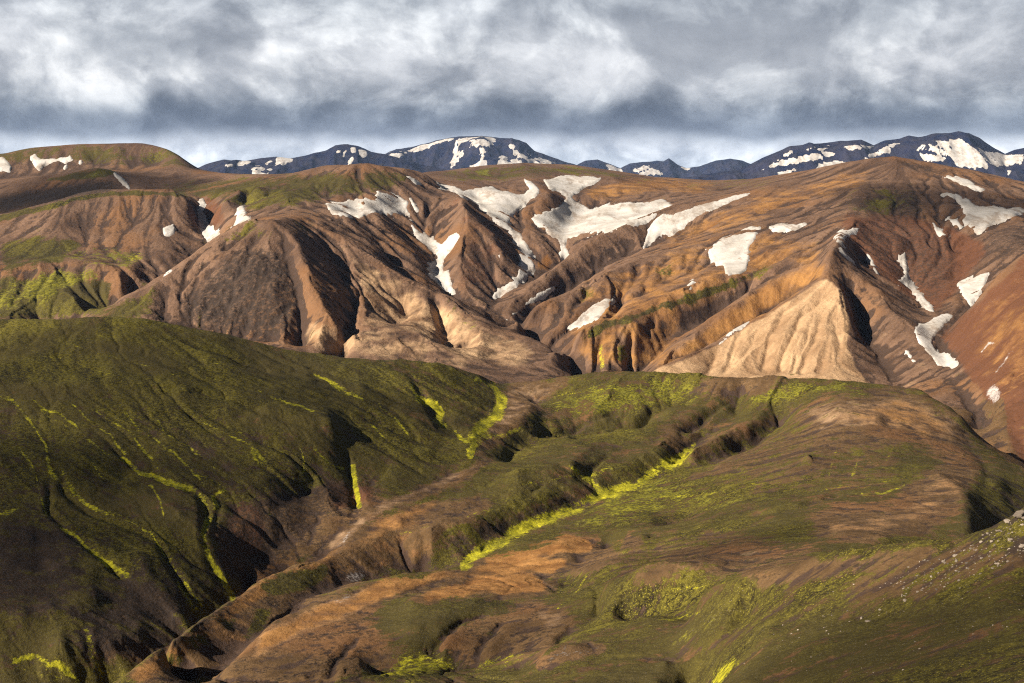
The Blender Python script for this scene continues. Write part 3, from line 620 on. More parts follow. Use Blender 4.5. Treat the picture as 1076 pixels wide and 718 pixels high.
pf('ash', [(870,262),(880,290),(900,300),(935,310),(960,350),(930,330),(905,315),(890,300),(872,285),(862,275)], .5, 4)
pf('tan', [(900,345),(930,340),(980,375),(1030,430),(1000,425),(940,415),(910,395)], .3, 6)
pf('red', [(988,353),(1028,317),(1074,270),(1330,190),(1330,520),(1076,470),(1045,430),(1010,390)], .75, 4); pf('ochre', [(1000,350),(1074,285),(1200,250),(1330,400),(1076,440),(1040,410)], .42, 8)
pf('pale', [(1035,412),(1046,402),(1052,412),(1050,425),(1058,440),(1048,432)], .6, 2); sf('pale', [(1030,370,.8),(1040,361,1.5),(1046,362,.8)], .6); sf('pale', [(1046,392,1),(1060,372,1.2),(1069,363,.8)], .5)
pf('tan', [(1058,450),(1076,430),(1120,420),(1120,500),(1076,480)], .6, 3)
pf('lush', [(485,338),(500,332),(505,345),(495,352)], .4, 3)
'''
STONES = r'''
ROCKM, nt = mat_new('pale_stone'); b = NB(nt)
pos = b.n('ShaderNodeNewGeometry').outputs['Position']; oi = b.n('ShaderNodeObjectInfo').outputs['Random']
c = b.mix(b.noise(pos, 2.5, 5, .65), (.16, .135, .11), (.42, .37, .32)); c = b.mix(b.smooth(b.noise(pos, 9, 3), .55, .7, 0, .5), c, (.08, .07, .05))
c = b.mix(1.0, c, b.mix(oi, (.35, .32, .29), (1.15, 1.10, 1.04)), 'MULTIPLY')
bs = b.n('ShaderNodeBsdfPrincipled'); bs.inputs['Roughness'].default_value = .9; b.l(c, bs.inputs['Base Color'])
out = b.n('ShaderNodeOutputMaterial'); b.l(bs.outputs[0], out.inputs['Surface'])
import bmesh
def stone_mesh(seed):
    r = np.random.RandomState(seed)
    bm = bmesh.new(); bmesh.ops.create_icosphere(bm, subdivisions=3, radius=1)
    co = np.array([v.co[:] for v in bm.verts])
    for _ in range(9):                                       # broken flat faces
        n = r.randn(3); n /= np.linalg.norm(n); d = .55 + .35 * r.rand()
        k = co @ n; co -= np.where(k > d, k - d, 0)[:, None] * n
    co *= np.array([1.0, .75 + .2 * r.rand(), .5 + .25 * r.rand()])
    co += .04 * r.randn(*co.shape)
    for v, p in zip(bm.verts, co): v.co = p
    me = bpy.data.meshes.new('stone'); bm.to_mesh(me); bm.free(); me.materials.append(ROCKM)
    return me
SM = [stone_mesh(100 + i) for i in range(9)]
def in_poly(px, y, P):
    ins = False; j = len(P) - 1
    for i in range(len(P)):
        if (P[i][1] > y) != (P[j][1] > y) and px < (P[j][0] - P[i][0]) * (y - P[i][1]) / (P[j][1] - P[i][1]) + P[i][0]: ins = not ins
        j = i
    return ins
def put(px, pyv, size, i, label, group, cat='stone', name='stone'):
    g = ground_at(px, pyv)
    if g is None: return None
    o = bpy.data.objects.new(name, SM[i % len(SM)]); COL.objects.link(o)
    s = size * g[1] / F
    o.scale = (s, s, s * (.7 + .3 * random.random())); o.location = (g[0], g[1], g[2] - .02 * s)
    o.rotation_euler = (random.uniform(-.3, .3), random.uniform(-.3, .3), random.uniform(0, 6.28))
    return tag(o, label, cat, group)
BIG = [((1073, 541, 11), 'big pale boulder on the crest of the stony slope at the right picture edge'), ((1060, 548, 5), 'rounded stone beside the big pale boulder on the crest'),
       ((1004, 584, 3.6), 'largest loose pale block in the middle of the stone scatter'), ((1006, 590, 3), 'pale block just below the largest loose one'),
       ((1062, 567, 3.6), 'pale stone under the crest boulder near the right picture edge'), ((1073, 574, 3.8), 'pale stone at the right picture edge below the crest boulder'),
       ((1052, 558, 3.4), 'dark-sided stone tucked under the crest'), ((912, 653, 3.6), 'lone pale stone on the dark mossy lower slope'), ((905, 650, 2.6), 'smaller stone left of the lone pale one on the dark slope'),
       ((925, 641, 2.4), 'stone uphill right of the lone pale one on the dark slope'), ((951, 631, 2.8), 'bright stone at the low end of the stone scatter'), ((992, 590, 3), 'flat pale slab left of the largest loose block')]
for k, ((px, pyv, sz), lab) in enumerate(BIG): put(px, pyv, sz, k, lab, None)
AREA = [(935, 612), (960, 592), (1010, 572), (1076, 543), (1076, 585), (1040, 600), (990, 618), (950, 632)]
AREA2 = [(840, 640), (900, 605), (960, 585), (1076, 545), (1076, 700), (900, 712), (780, 700), (800, 655)]
n = 0
while n < 230:
    px, pyv = random.uniform(935, 1076), random.uniform(542, 634)
    if in_poly(px, pyv, AREA) and put(px, pyv, random.choice((.6, .7, .8, .9, 1.1, 1.3, 1.7, 2.3)), n, 'small pale stone among many scattered over the slope below the right crest', 'stones scattered on the right slope'): n += 1
n = 0
while n < 60:
    px, pyv = random.uniform(780, 1076), random.uniform(545, 712)
    if in_poly(px, pyv, AREA2) and not in_poly(px, pyv, AREA) and put(px, pyv, random.choice((.7, .9, 1.1, 1.4)), n, 'tiny stone lying sparsely on the dark mossy slope at lower right', 'sparse stones on the dark lower slope'): n += 1
'''
CLOUDS = r'''
CM, nt = mat_new('cloud_vapour'); b = NB(nt)
pv = b.n('ShaderNodeVolumePrincipled'); pv.inputs['Color'].default_value = (.93, .95, .98, 1); pv.inputs['Density'].default_value = .012; pv.inputs['Anisotropy'].default_value = .3
out = b.n('ShaderNodeOutputMaterial'); b.l(pv.outputs[0], out.inputs['Volume'])
sd = Vector((math.sin(math.radians(SUN_AZ)) * math.cos(math.radians(SUN_EL)), math.cos(math.radians(SUN_AZ)) * math.cos(math.radians(SUN_EL)), math.sin(math.radians(SUN_EL))))
def cloud(gx, gy, gz, rx, ry, thick, seed, label):
    # a drifting scrap of low cloud; its shade falls about (gx, gy)
    t = (ZC + 720 - gz) / sd.z
    bm = bmesh.new(); bmesh.ops.create_icosphere(bm, subdivisions=5, radius=1)
    co = np.array([v.co[:] for v in bm.verts])
    n = fbm(co[:, 0] * 1.6 + 9 + co[:, 2], co[:, 1] * 1.6 + seed + .7 * co[:, 2], 5, seed)
    co *= (1 + .55 * n)[:, None]
    co[:, 2] = np.where(co[:, 2] < 0, co[:, 2] * .35, co[:, 2])
    co *= np.array([rx, ry, thick])
    for v, p in zip(bm.verts, co): v.co = p
    me = bpy.data.meshes.new('cloud'); bm.to_mesh(me); bm.free(); me.materials.append(CM)
    o = bpy.data.objects.new('cloud', me); COL.objects.link(o)
    o.location = (gx + sd.x * t, gy + sd.y * t, ZC + 720)
    tag(o, label, kind='stuff')
for c_ in CLOUD_LIST: cloud(*c_)
'''
CLOUD_LIST = [(38, 300, 212, 36, 27, 20, 33, 'wisp of low cloud over the foot of the middle hill'), (-150, 520, 200, 120, 110, 17, 15, 'thin veil of cloud over the left hill'), (520, 1480, 272, 150, 150, 36, 21, 'veil of cloud over the dark dome'), (-680, 1900, 290, 230, 260, 40, 27, 'veil of cloud over the far left hills'), (-185, 360, 185, 62, 100, 60, 5, 'scrap of low grey cloud shading the left hill'), (38, 140, 240, 30, 34, 40, 8, 'scrap of low grey cloud shading the stony slope'), (-25, 262, 190, 26, 22, 34, 9, 'scrap of low grey cloud shading the lower hollow')]
SKY = r'''
W = bpy.data.worlds.new('World'); scene.world = W; W.use_nodes = True
nt = W.node_tree; nt.nodes.clear(); b = NB(nt)
tc = b.n('ShaderNodeTexCoord').outputs['Generated']
sky = b.n('ShaderNodeTexSky', sky_type='NISHITA'); sky.sun_disc = False
sky.sun_elevation = math.radians(SUN_EL); sky.sun_rotation = math.radians(SUN_AZ)
sky.altitude = 700
sx = b.n('ShaderNodeSeparateXYZ'); b.l(tc, sx.inputs[0])
hl = b.math('SQRT', b.math('ADD', b.math('MULTIPLY', sx.outputs[0], sx.outputs[0]), b.math('MULTIPLY', sx.outputs[1], sx.outputs[1])))
el = b.math('DIVIDE', sx.outputs[2], b.math('MAXIMUM', hl, .001))
den = b.math('ADD', b.math('MAXIMUM', sx.outputs[2], 0.0), .11)
cv = b.n('ShaderNodeCombineXYZ')
b.l(b.math('DIVIDE', sx.outputs[0], den), cv.inputs[0]); b.l(b.math('DIVIDE', sx.outputs[1], den), cv.inputs[1]); cv.inputs[2].default_value = 3.7
sv = b.n('ShaderNodeCombineXYZ'); b.l(b.math('MULTIPLY', b.math('ARCTAN2', sx.outputs[0], sx.outputs[1]), 6.0), sv.inputs[0]); b.l(b.math('MULTIPLY', el, 7.5), sv.inputs[1]); sv.inputs[2].default_value = 1.3
def puff(dx, dy):
    o = b.n('ShaderNodeVectorMath', operation='ADD'); b.l(sv.outputs[0], o.inputs[0]); o.inputs[1].default_value = (dx, dy, 0)
    wn = b.n('ShaderNodeTexNoise'); wn.inputs['Scale'].default_value = 1.1; wn.inputs['Detail'].default_value = 3; b.l(o.outputs[0], wn.inputs['Vector'])
    w = b.n('ShaderNodeVectorMath', operation='MULTIPLY_ADD'); b.l(wn.outputs['Color'], w.inputs[0]); w.inputs[1].default_value = (.55, .45, 0); b.l(o.outputs[0], w.inputs[2])
    return b.math('ADD', b.math('MULTIPLY', b.noise(w.outputs[0], 1.35, 3, .5), .60), b.math('MULTIPLY', b.noise(w.outputs[0], 3.6, 9, .62), .40))
n1 = puff(0, 0); nu = puff(-.06, .10)
relief = b.math('MULTIPLY', b.math('SUBTRACT', n1, nu), 4.2)          # billows: brighter where the cloud thins upward towards the light
n4 = b.noise(sv.outputs[0], 1.9, 9, .56, .35)
n3 = b.noise(cv.outputs[0], .33, 3, .5)
elw = b.math('ADD', el, b.math('ADD', b.math('MULTIPLY', b.math('SUBTRACT', n1, .5), .045), b.math('MULTIPLY', b.math('SUBTRACT', n4, .5), .022)))
ramp = b.n('ShaderNodeValToRGB'); b.l(b.math('MULTIPLY', elw, 5.0), ramp.inputs[0])
cr = ramp.color_ramp; cr.interpolation = 'B_SPLINE'
stops = [(0.0, (.62, .68, .76)), (.08, (.68, .72, .77)), (.13, (.82, .84, .87)), (.165, (.50, .54, .60)), (.20, (.17, .20, .255)), (.285, (.19, .22, .265)), (.34, (.46, .48, .51)), (.43, (.60, .605, .62)), (.62, (.52, .54, .57)), (.80, (.42, .45, .49)), (1.0, (.20, .22, .25))]
while len(cr.elements) < len(stops): cr.elements.new(.5)
for e, (p, c) in zip(cr.elements, stops): e.position = p; e.color = (*c, 1)
cl = ramp.outputs[0]
cl = b.mix(1.0, cl, b.mix(b.smooth(n1, .39, .61), (.72, .74, .77), (1.28, 1.27, 1.25)), 'MULTIPLY')
cl = b.mix(1.0, cl, b.mix(b.smooth(n4, .47, .565), (.87, .88, .90), (1.15, 1.15, 1.14)), 'MULTIPLY')
cl = b.mix(1.0, cl, b.mix(b.lin(relief, -.5, .5), (.75, .77, .80), (1.27, 1.26, 1.24)), 'MULTIPLY')
cl = b.mix(1.0, cl, b.mix(b.smooth(el, .2, .55), (12.4, 12.4, 12.4), (1.1, 1.25, 1.5)), 'MULTIPLY')     # the deck overhead shows its dark underside
cover = b.smooth(n3, .22, .42)
cov2 = b.math('MAXIMUM', cover, b.smooth(el, .30, .12))
col = b.mix(cov2, sky.outputs[0], cl)
bg = b.n('ShaderNodeBackground'); bg.inputs[1].default_value = .042
b.l(col, bg.inputs[0])
out = b.n('ShaderNodeOutputWorld'); b.l(bg.outputs[0], out.inputs['Surface'])
sl = bpy.data.lights.new('sun', 'SUN'); so = bpy.data.objects.new('sun', sl); COL.objects.link(so)
sl.energy = SUN_E; sl.angle = math.radians(.55); sl.color = (1.0, .88, .72)
a, e = math.radians(SUN_AZ), math.radians(SUN_EL)
d = Vector((math.sin(a) * math.cos(e), math.cos(a) * math.cos(e), math.sin(e)))
so.rotation_euler = d.to_track_quat('Z', 'Y').to_euler(); so.location = d * 3000 + Vector((0, 0, ZC))
'''
MOUNTAINS = [
 ('dark blue snow-streaked mountain with a rounded summit at left', [(120,186),(205,178),(215,173),(235,168),(258,170),(275,166),(290,165),(305,167),(320,164),(343,158),(352,153),(365,151.5),(376,153),(390,159),(404,162),(440,172),(500,186)], 8200, 900,
  [([(236,173),(245,172),(244,176),(237,177)], 'small snow spot at the left end of the dark blue mountain at left'),
   ([(248,172),(255,169),(264,169),(262,173),(250,175)], 'snow bar on the left shoulder of the dark blue mountain at left'),
   ([(262,180),(266,176),(277,175),(279,178),(273,181),(280,183),(277,186),(268,184)], 'blotchy low snow patch on the dark blue mountain at left'),
   ([(277,172),(284,168),(285,170),(279,173)], 'thin snow slash near the crest of the dark blue mountain at left'),
   ([(290,166),(298,165),(308,167),(305,171),(297,174),(290,173)], 'snow block just left of the rounded summit'),
   ([(280,180),(286,177),(287,179),(282,182)], 'small snow dab beside the blotchy low patch'),
   ([(354,159),(359,157),(359,161),(355,161)], 'small snow spot just below the rounded summit'),
   ([(360,165),(362,159),(365,158),(363,163),(361,167)], 'slim upright snow streak below the rounded summit'),
   ([(369,156),(375,155),(374,160),(370,160)], 'snow spot right of the rounded summit'),
   ([(377,158),(385,158),(387,164),(382,167),(378,163)], 'larger snow blot on the right shoulder of the rounded summit'),
   ([(366,173),(369,165),(372,165),(369,173)], 'low upright snow streak on the rounded mountain')], 11),
 ('broad snowy table mountain with a flat top reaching into the cloud', [(300,190),(370,184),(395,172),(402,163),(416,157),(440,153),(460,147),(481,144),(500,143),(520,144),(545,147),(553,150),(562,159),(590,169),(640,184),(680,192)], 10500, 1300,
  [([(395,176),(398,170),(402,163),(412,160),(418,162),(430,158),(445,151),(470,145),(480,145),(476,148),(455,152),(445,158),(425,162),(415,168),(413,176)], 'long white snow ramp on the left shoulder of the table mountain'),
   ([(478,150),(480,145),(500,144),(520,144),(521,149),(515,154),(508,156),(510,162),(509,168),(514,174),(500,176),(492,175),(504,170),(507,164),(503,155),(497,153),(488,149),(483,153),(480,163),(488,160),(491,157),(486,164),(480,170),(474,177),(473,172),(476,165),(477,157)], 'branching snow gullies below the flat top of the table mountain'),
   ([(533,153),(540,152),(544,160),(560,165),(552,166),(541,162),(536,158)], 'snow patch under the cloudy right corner of the table mountain'),
   ([(523,171),(526,164),(532,165),(535,172),(540,166),(552,171),(551,175),(522,175)], 'low snow fan on the right foot of the table mountain'),
   ([(553,168),(566,166),(580,170),(588,172),(570,173),(556,172)], 'faint snow strip on the long right slope of the table mountain')], 23),
 ('small dark cone mountains on the horizon right of centre', [(560,192),(605,174),(615,169),(628,168),(640,172),(652,177),(662,172),(680,170),(690,169),(697,170),(703,166.5),(712,173),(722,177),(735,175),(752,169),(768,167),(780,169),(790,173),(830,184),(880,192)], 12500, 900,
  [([(636,172),(643,174),(652,178),(656,181),(640,180)], 'snow slope at the right foot of the small leftmost horizon hill'),
   ([(666,180),(676,174),(683,173),(683,176),(672,182)], 'upper snow patch on the small dark hill left of the pointed cone'),
   ([(670,184),(684,177),(694,180),(696,184)], 'lower snow patch on the small dark hill left of the pointed cone'),
   ([(714,174),(726,177),(722,179),(716,177)], 'sliver of snow at the right foot of the pointed cone')], 35),
 ('big dark blue mountain with snow stripes at the right horizon', [(690,192),(740,184),(780,177),(800,167),(816,160),(830,154),(850,152),(880,149),(905,147),(912,150),(918,153),(930,148),(945,146),(955,143),(965,144),(980,141),(1000,140),(1018,140),(1030,146),(1045,156),(1056,162),(1066,158),(1080,155),(1120,152),(1200,160),(1300,176),(1420,186),(1560,202)], 7600, 900,
  [([(800,176),(816,170),(835,165),(860,161),(881,160),(870,165),(845,170),(815,175)], 'longest snow stripe across the left half of the big striped mountain'),
   ([(818,164),(826,159),(833,158),(831,162),(823,165)], 'upper left snow stripe on the big striped mountain'),
   ([(844,157),(858,154),(856,157),(846,158)], 'short upper snow stripe on the big striped mountain'),
   ([(858,157),(872,153),(870,157),(860,159)], 'second short snow stripe beside the upper one on the big striped mountain'),
   ([(884,153),(900,152),(918,153),(912,157),(895,158),(888,156)], 'snow patch below the notch of the big striped mountain'),
   ([(858,178),(862,173),(875,170),(891,169),(886,174),(870,178)], 'broad low snow stripe above the brown dome'),
   ([(908,168),(914,162),(926,161),(922,158),(935,153),(946,150),(940,155),(936,160),(925,164)], 'crooked snow streak right of the notch of the big striped mountain'),
   ([(962,158),(966,152),(985,152),(981,148),(998,148),(1012,146),(1020,153),(1034,159),(1050,162),(1076,163),(1076,170),(1040,176),(1008,176),(998,164),(985,160),(970,158)], 'largest white snow field on the right summit of the horizon mountain'),
   ([(966,164),(980,162),(994,166),(985,169),(972,168)], 'small snow patch under the largest field on the horizon mountain'),
   ([(815,184),(825,180),(838,178),(832,182),(820,185)], 'lowest left snow patch of the big striped mountain'),
   ([(1057,179),(1063,179),(1060,187)], 'small hanging snow drop near the right edge of the horizon mountain')], 47),
]
# ------------------------------------------------------------------ terrain height
nearw = 1 - sstep(700, 900, YY)
far0 = 1 - nearw
def soft(h): return blur(h, 3.0, 3.0) * nearw + blur(h, 3.4, 3.4) * (1 - nearw)
def at_grid(h, P):
    r = np.clip(row_of(P[:, 2]), 0, NR - 1.001); c = np.clip((P[:, 0] - CX0) / CST, 0, NC - 1.001)
    ri, ci = r.astype(int), c.astype(int); fr, fc = r - ri, c - ci
    return (h[ri, ci] * (1 - fc) + h[ri, ci + 1] * fc) * (1 - fr) + (h[ri + 1, ci] * (1 - fc) + h[ri + 1, ci + 1] * fc) * fr
H = soft(solve(LINES))
for _ in range(2):                                   # the smoothing lowers crests and fills gullies: put back what it took
    res = []
    for ln_ in LINES:
        P = np.array(ln_, float)
        if len(P) > 1:
            P = np.concatenate([np.stack([np.linspace(P[i, k], P[i + 1, k], 6) for k in range(3)], 1) for i in range(len(P) - 1)])
        P[:, 1] -= at_grid(H, P); res.append(P.tolist())
    H = H + (.8 * far0 + .55 * (1 - far0)) * soft(solve(res))
Z = ZC - (H - HZ) / F * YY
def project(z): return HZ + (ZC - z) * F / YY
cutN, cutF = canvas(), canvas()
for pts, d in NEAR_CUTS:
    m, sl = cutmask(pts); cutN[sl] = np.maximum(cutN[sl], m * d)
for pts, d in FAR_CUTS:
    m, sl = cutmask(pts); cutF[sl] = np.maximum(cutF[sl], m * d)
PXg = np.repeat(cols[None, :], NR, 0)
exec(RELIEF)
isnear = YY < 760
wxn = fbm(XX / 14, YY / 14, 3, 41) * 3.0; wyn = fbm(XX / 14, YY / 14, 3, 43) * 3.0
py = project(Z)
cutn_v = sample(cutN, PXg + wxn, py + wyn) * isnear
Z -= cutn_v + sample(cutF, PXg + wxn, py + wyn) * (YY > 830)

# relief at every scale
far_w = sstep(800, 1050, YY)
plate = sstep(1650, 2000, YY)
Z += .45 * (Z - blur(Z, 11, 13)) * far_w * (1 - plate)
Z += (.2 * (Z - blur(Z, 9, 12)) + .26 * (1 - sstep(540, 640, YY)) * (Z - blur(Z, 20, 26)) * sstep(500, 560, PXg + (YY - 400) * .1)) * (1 - far_w) * sstep(90, 200, YY)
sc = np.clip(YY / 1000, 0.05, 2.2)
big = fbm(XX / 130, YY / 130, 3, 3)
mid = fbm(XX / 46 + big * .5, YY / 46, 4, 5, ridged=True)
fin = fbm(XX / 13, YY / 13, 4, 9)
nlow = fbm(XX / 42, YY / 42, 4, 13)
nfin = fbm(XX / 7, YY / 7, 4, 15, gain=.62)
calm = sample(CALM, PXg, project(Z)); rock = sample(ROCK, PXg, project(Z))
Z += far_w * rock * (3.2 * fbm(XX / 22, YY / 30, 5, 77, gain=.6, ridged=True) + 1.2 * fbm(XX / 7, YY / 9, 3, 78))
Z += far_w * (1 - .6 * calm) * (2.0 * big * (1 - plate * .6) + 1.7 * mid * (1 - .75 * plate) + 0.8 * fin * (1 - .5 * plate))
closew = sstep(40, 130, YY)
Z += (1 - far_w) * closew * (1.0 * nlow * np.clip(YY / 400, .3, 1.4) + 0.50 * nfin * np.clip(YY / 400, .35, 1.4))
# ribs and runnels down the fall line
def ribs(seed, width, steps):
    s = downslope_streaks(Z, seed, steps, width)
    return .5 - np.abs(s)
g0 = np.sqrt((np.gradient(Z, axis=1) / (YY * CST / F)) ** 2 + (np.gradient(Z, axis=0) / np.gradient(YL)[:, None]) ** 2)
sl0 = blur(sstep(.08, .40, g0), 3, 3)
Z += far_w * sl0 * (1 - .55 * calm) * (1 - .5 * plate) * np.clip(sc, .7, 1.6) * (1.9 * ribs(31, 7, 60) + 1.1 * ribs(32, 3.2, 40) + .5 * ribs(35, 1.8, 24))
Z += (1 - far_w) * closew * sl0 * np.clip(YY / 400, .35, 1.5) * (.42 * ribs(33, 8, 60) + .26 * ribs(34, 3.2, 40) + .68 * ribs(37, 17, 80))
# running water: carve along the drainage
for it in range(3):
    acc, slope = flow(Z, seed=it + 1)
    la = np.log1p(acc / 30.0)
    far_c = np.clip(la - 1.2, 0, 4.0)
    near_c = np.clip(np.log1p(acc / 12.0) - 2.0, 0, 4.0)
    g = far_w * np.clip(slope * 2.2, 0, 1.0) * (1 - .6 * plate) * (1 - .75 * calm)
    d = g * (0.55 * blur(far_c, .8, .9) + 1.0 * blur(far_c, 2.0, 2.6)) * np.clip(sc, .6, 1.5)
    d += (1 - far_w) * closew * np.clip(slope * 3, .2, 1) * (0.20 * blur(near_c, .6, .7) + 0.26 * blur(near_c, 1.6, 2.2)) * np.clip(YY / 400, .3, 1.4)
    Z -= d * (0.75 if it else 0.5)
    Z = Z * .75 + blur(Z, .7, .9) * .25
streak = downslope_streaks(Z, 5); streak2 = downslope_streaks(Z, 6, 40)
sl_ = sstep(.12, .5, slope)
Z += far_w * sl_ * (.22 * blur(streak, .5, .6) + .34 * streak2) * np.clip(sc, .6, 1.6) * (1 - .5 * plate)
Z += (1 - far_w) * closew * sstep(.05, .4, slope) * (.05 * streak + .09 * streak2) * np.clip(YY / 400, .3, 1.4)
acc, slope = flow(Z, seed=9)
py = project(Z)
runmin = np.minimum.accumulate(np.where(YY > 60, py, 1e9), axis=0)
visible = py <= runmin + 3.0
dzx = np.gradient(Z, axis=1) / (YY * CST / F)
dzy = np.gradient(Z, axis=0) / np.gradient(YL)[:, None]
steep = np.sqrt(dzx ** 2 + dzy ** 2)
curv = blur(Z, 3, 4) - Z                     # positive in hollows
print('terrain', Z.min(), Z.max(), NR, NC)

# ------------------------------------------------------------------ what covers the ground
exec(COVER)
wx = fbm(XX / 9 * (400 / np.clip(YY, 120, 2600)), YY / 9 * (400 / np.clip(YY, 120, 2600)), 4, 51)
wy = fbm(XX / 9 * (400 / np.clip(YY, 120, 2600)), YY / 9 * (400 / np.clip(YY, 120, 2600)), 4, 53)
def pick(n):
    a, b = NEARC[n], FARC[n]
    return np.where(isnear, sample(a, PXg + wx * 9, py + wy * 6), sample(b, PXg + wx * 5, py + wy * 3.5))
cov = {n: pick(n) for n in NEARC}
# bright moss follows the water lines of the mossy hills
wet = sstep(2.6, 5.0, blur(np.log1p(acc / 4.0), .4, .5)) * (YY < 760) * cov['wetline'] * np.clip(.55 + .9 * nlow, 0, 1)
cov['bright'] = np.where(isnear, cov['bright'] * np.clip(.85 + .9 * fbm(XX / 11, YY / 16, 3, 61), .4, 1), cov['bright'])
cov['bright'] = np.maximum(cov['bright'], wet)
coverD = np.stack([np.clip(.5 + .17 * streak, 0, 1), np.clip(.5 + .17 * streak2, 0, 1), np.clip(steep, 0, 1)], -1)
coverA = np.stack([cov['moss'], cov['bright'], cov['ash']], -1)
coverB = np.stack([cov['tan'], cov['ochre'], cov['red']], -1)
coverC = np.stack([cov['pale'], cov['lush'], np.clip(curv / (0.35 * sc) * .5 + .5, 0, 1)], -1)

# ------------------------------------------------------------------ node helpers
def mat_new(name):
    m = bpy.data.materials.new(name); m.use_nodes = True
    nt = m.node_tree; nt.nodes.clear()
    return m, nt
class NB:
    def __init__(s, nt): s.nt = nt
    def n(s, t, **kw):
        o = s.nt.nodes.new(t)
        for k, v in kw.items(): setattr(o, k, v)
        return o
    def l(s, a, b): s.nt.links.new(a, b)
    def noise(s, vec, scale, detail=4, rough=.55, dist=0.0):
        o = s.n('ShaderNodeTexNoise'); o.inputs['Scale'].default_value = scale; o.inputs['Detail'].default_value = detail
        o.inputs['Roughness'].default_value = rough; o.inputs['Distortion'].default_value = dist
        s.l(vec, o.inputs['Vector']); return o.outputs['Fac']
    def math(s, op, a, b=None, c=None, clamp=False):
        o = s.n('ShaderNodeMath', operation=op, use_clamp=clamp)
        for i, v in enumerate((a, b, c)):
            if v is None: continue
            if isinstance(v, (int, float)): o.inputs[i].default_value = v
            else: s.l(v, o.inputs[i])
        return o.outputs[0]
    def smooth(s, v, lo, hi, a=0.0, b=1.0):
        o = s.n('ShaderNodeMapRange', interpolation_type='SMOOTHSTEP'); s.l(v, o.inputs['Value'])
        for k, x in (('From Min', lo), ('From Max', hi), ('To Min', a), ('To Max', b)): o.inputs[k].default_value = x
        return o.outputs[0]
    def lin(s, v, lo, hi, a=0.0, b=1.0, clamp=True):
        o = s.n('ShaderNodeMapRange'); o.clamp = clamp; s.l(v, o.inputs['Value'])
        for k, x in (('From Min', lo), ('From Max', hi), ('To Min', a), ('To Max', b)): o.inputs[k].default_value = x
        return o.outputs[0]
    def mix(s, f, a, b, mode='MIX'):
        o = s.n('ShaderNodeMix', data_type='RGBA', blend_type=mode)
        if isinstance(f, (int, float)): o.inputs[0].default_value = f
        else: s.l(f, o.inputs[0])
        for i, v in ((6, a), (7, b)):
            if isinstance(v, tuple): o.inputs[i].default_value = (*v, 1)
            else: s.l(v, o.inputs[i])
        return o.outputs[2]
    def attr(s, name):
        a = s.n('ShaderNodeAttribute', attribute_name=name)
        sep = s.n('ShaderNodeSeparateColor'); s.l(a.outputs['Color'], sep.inputs[0]); return sep.outputs

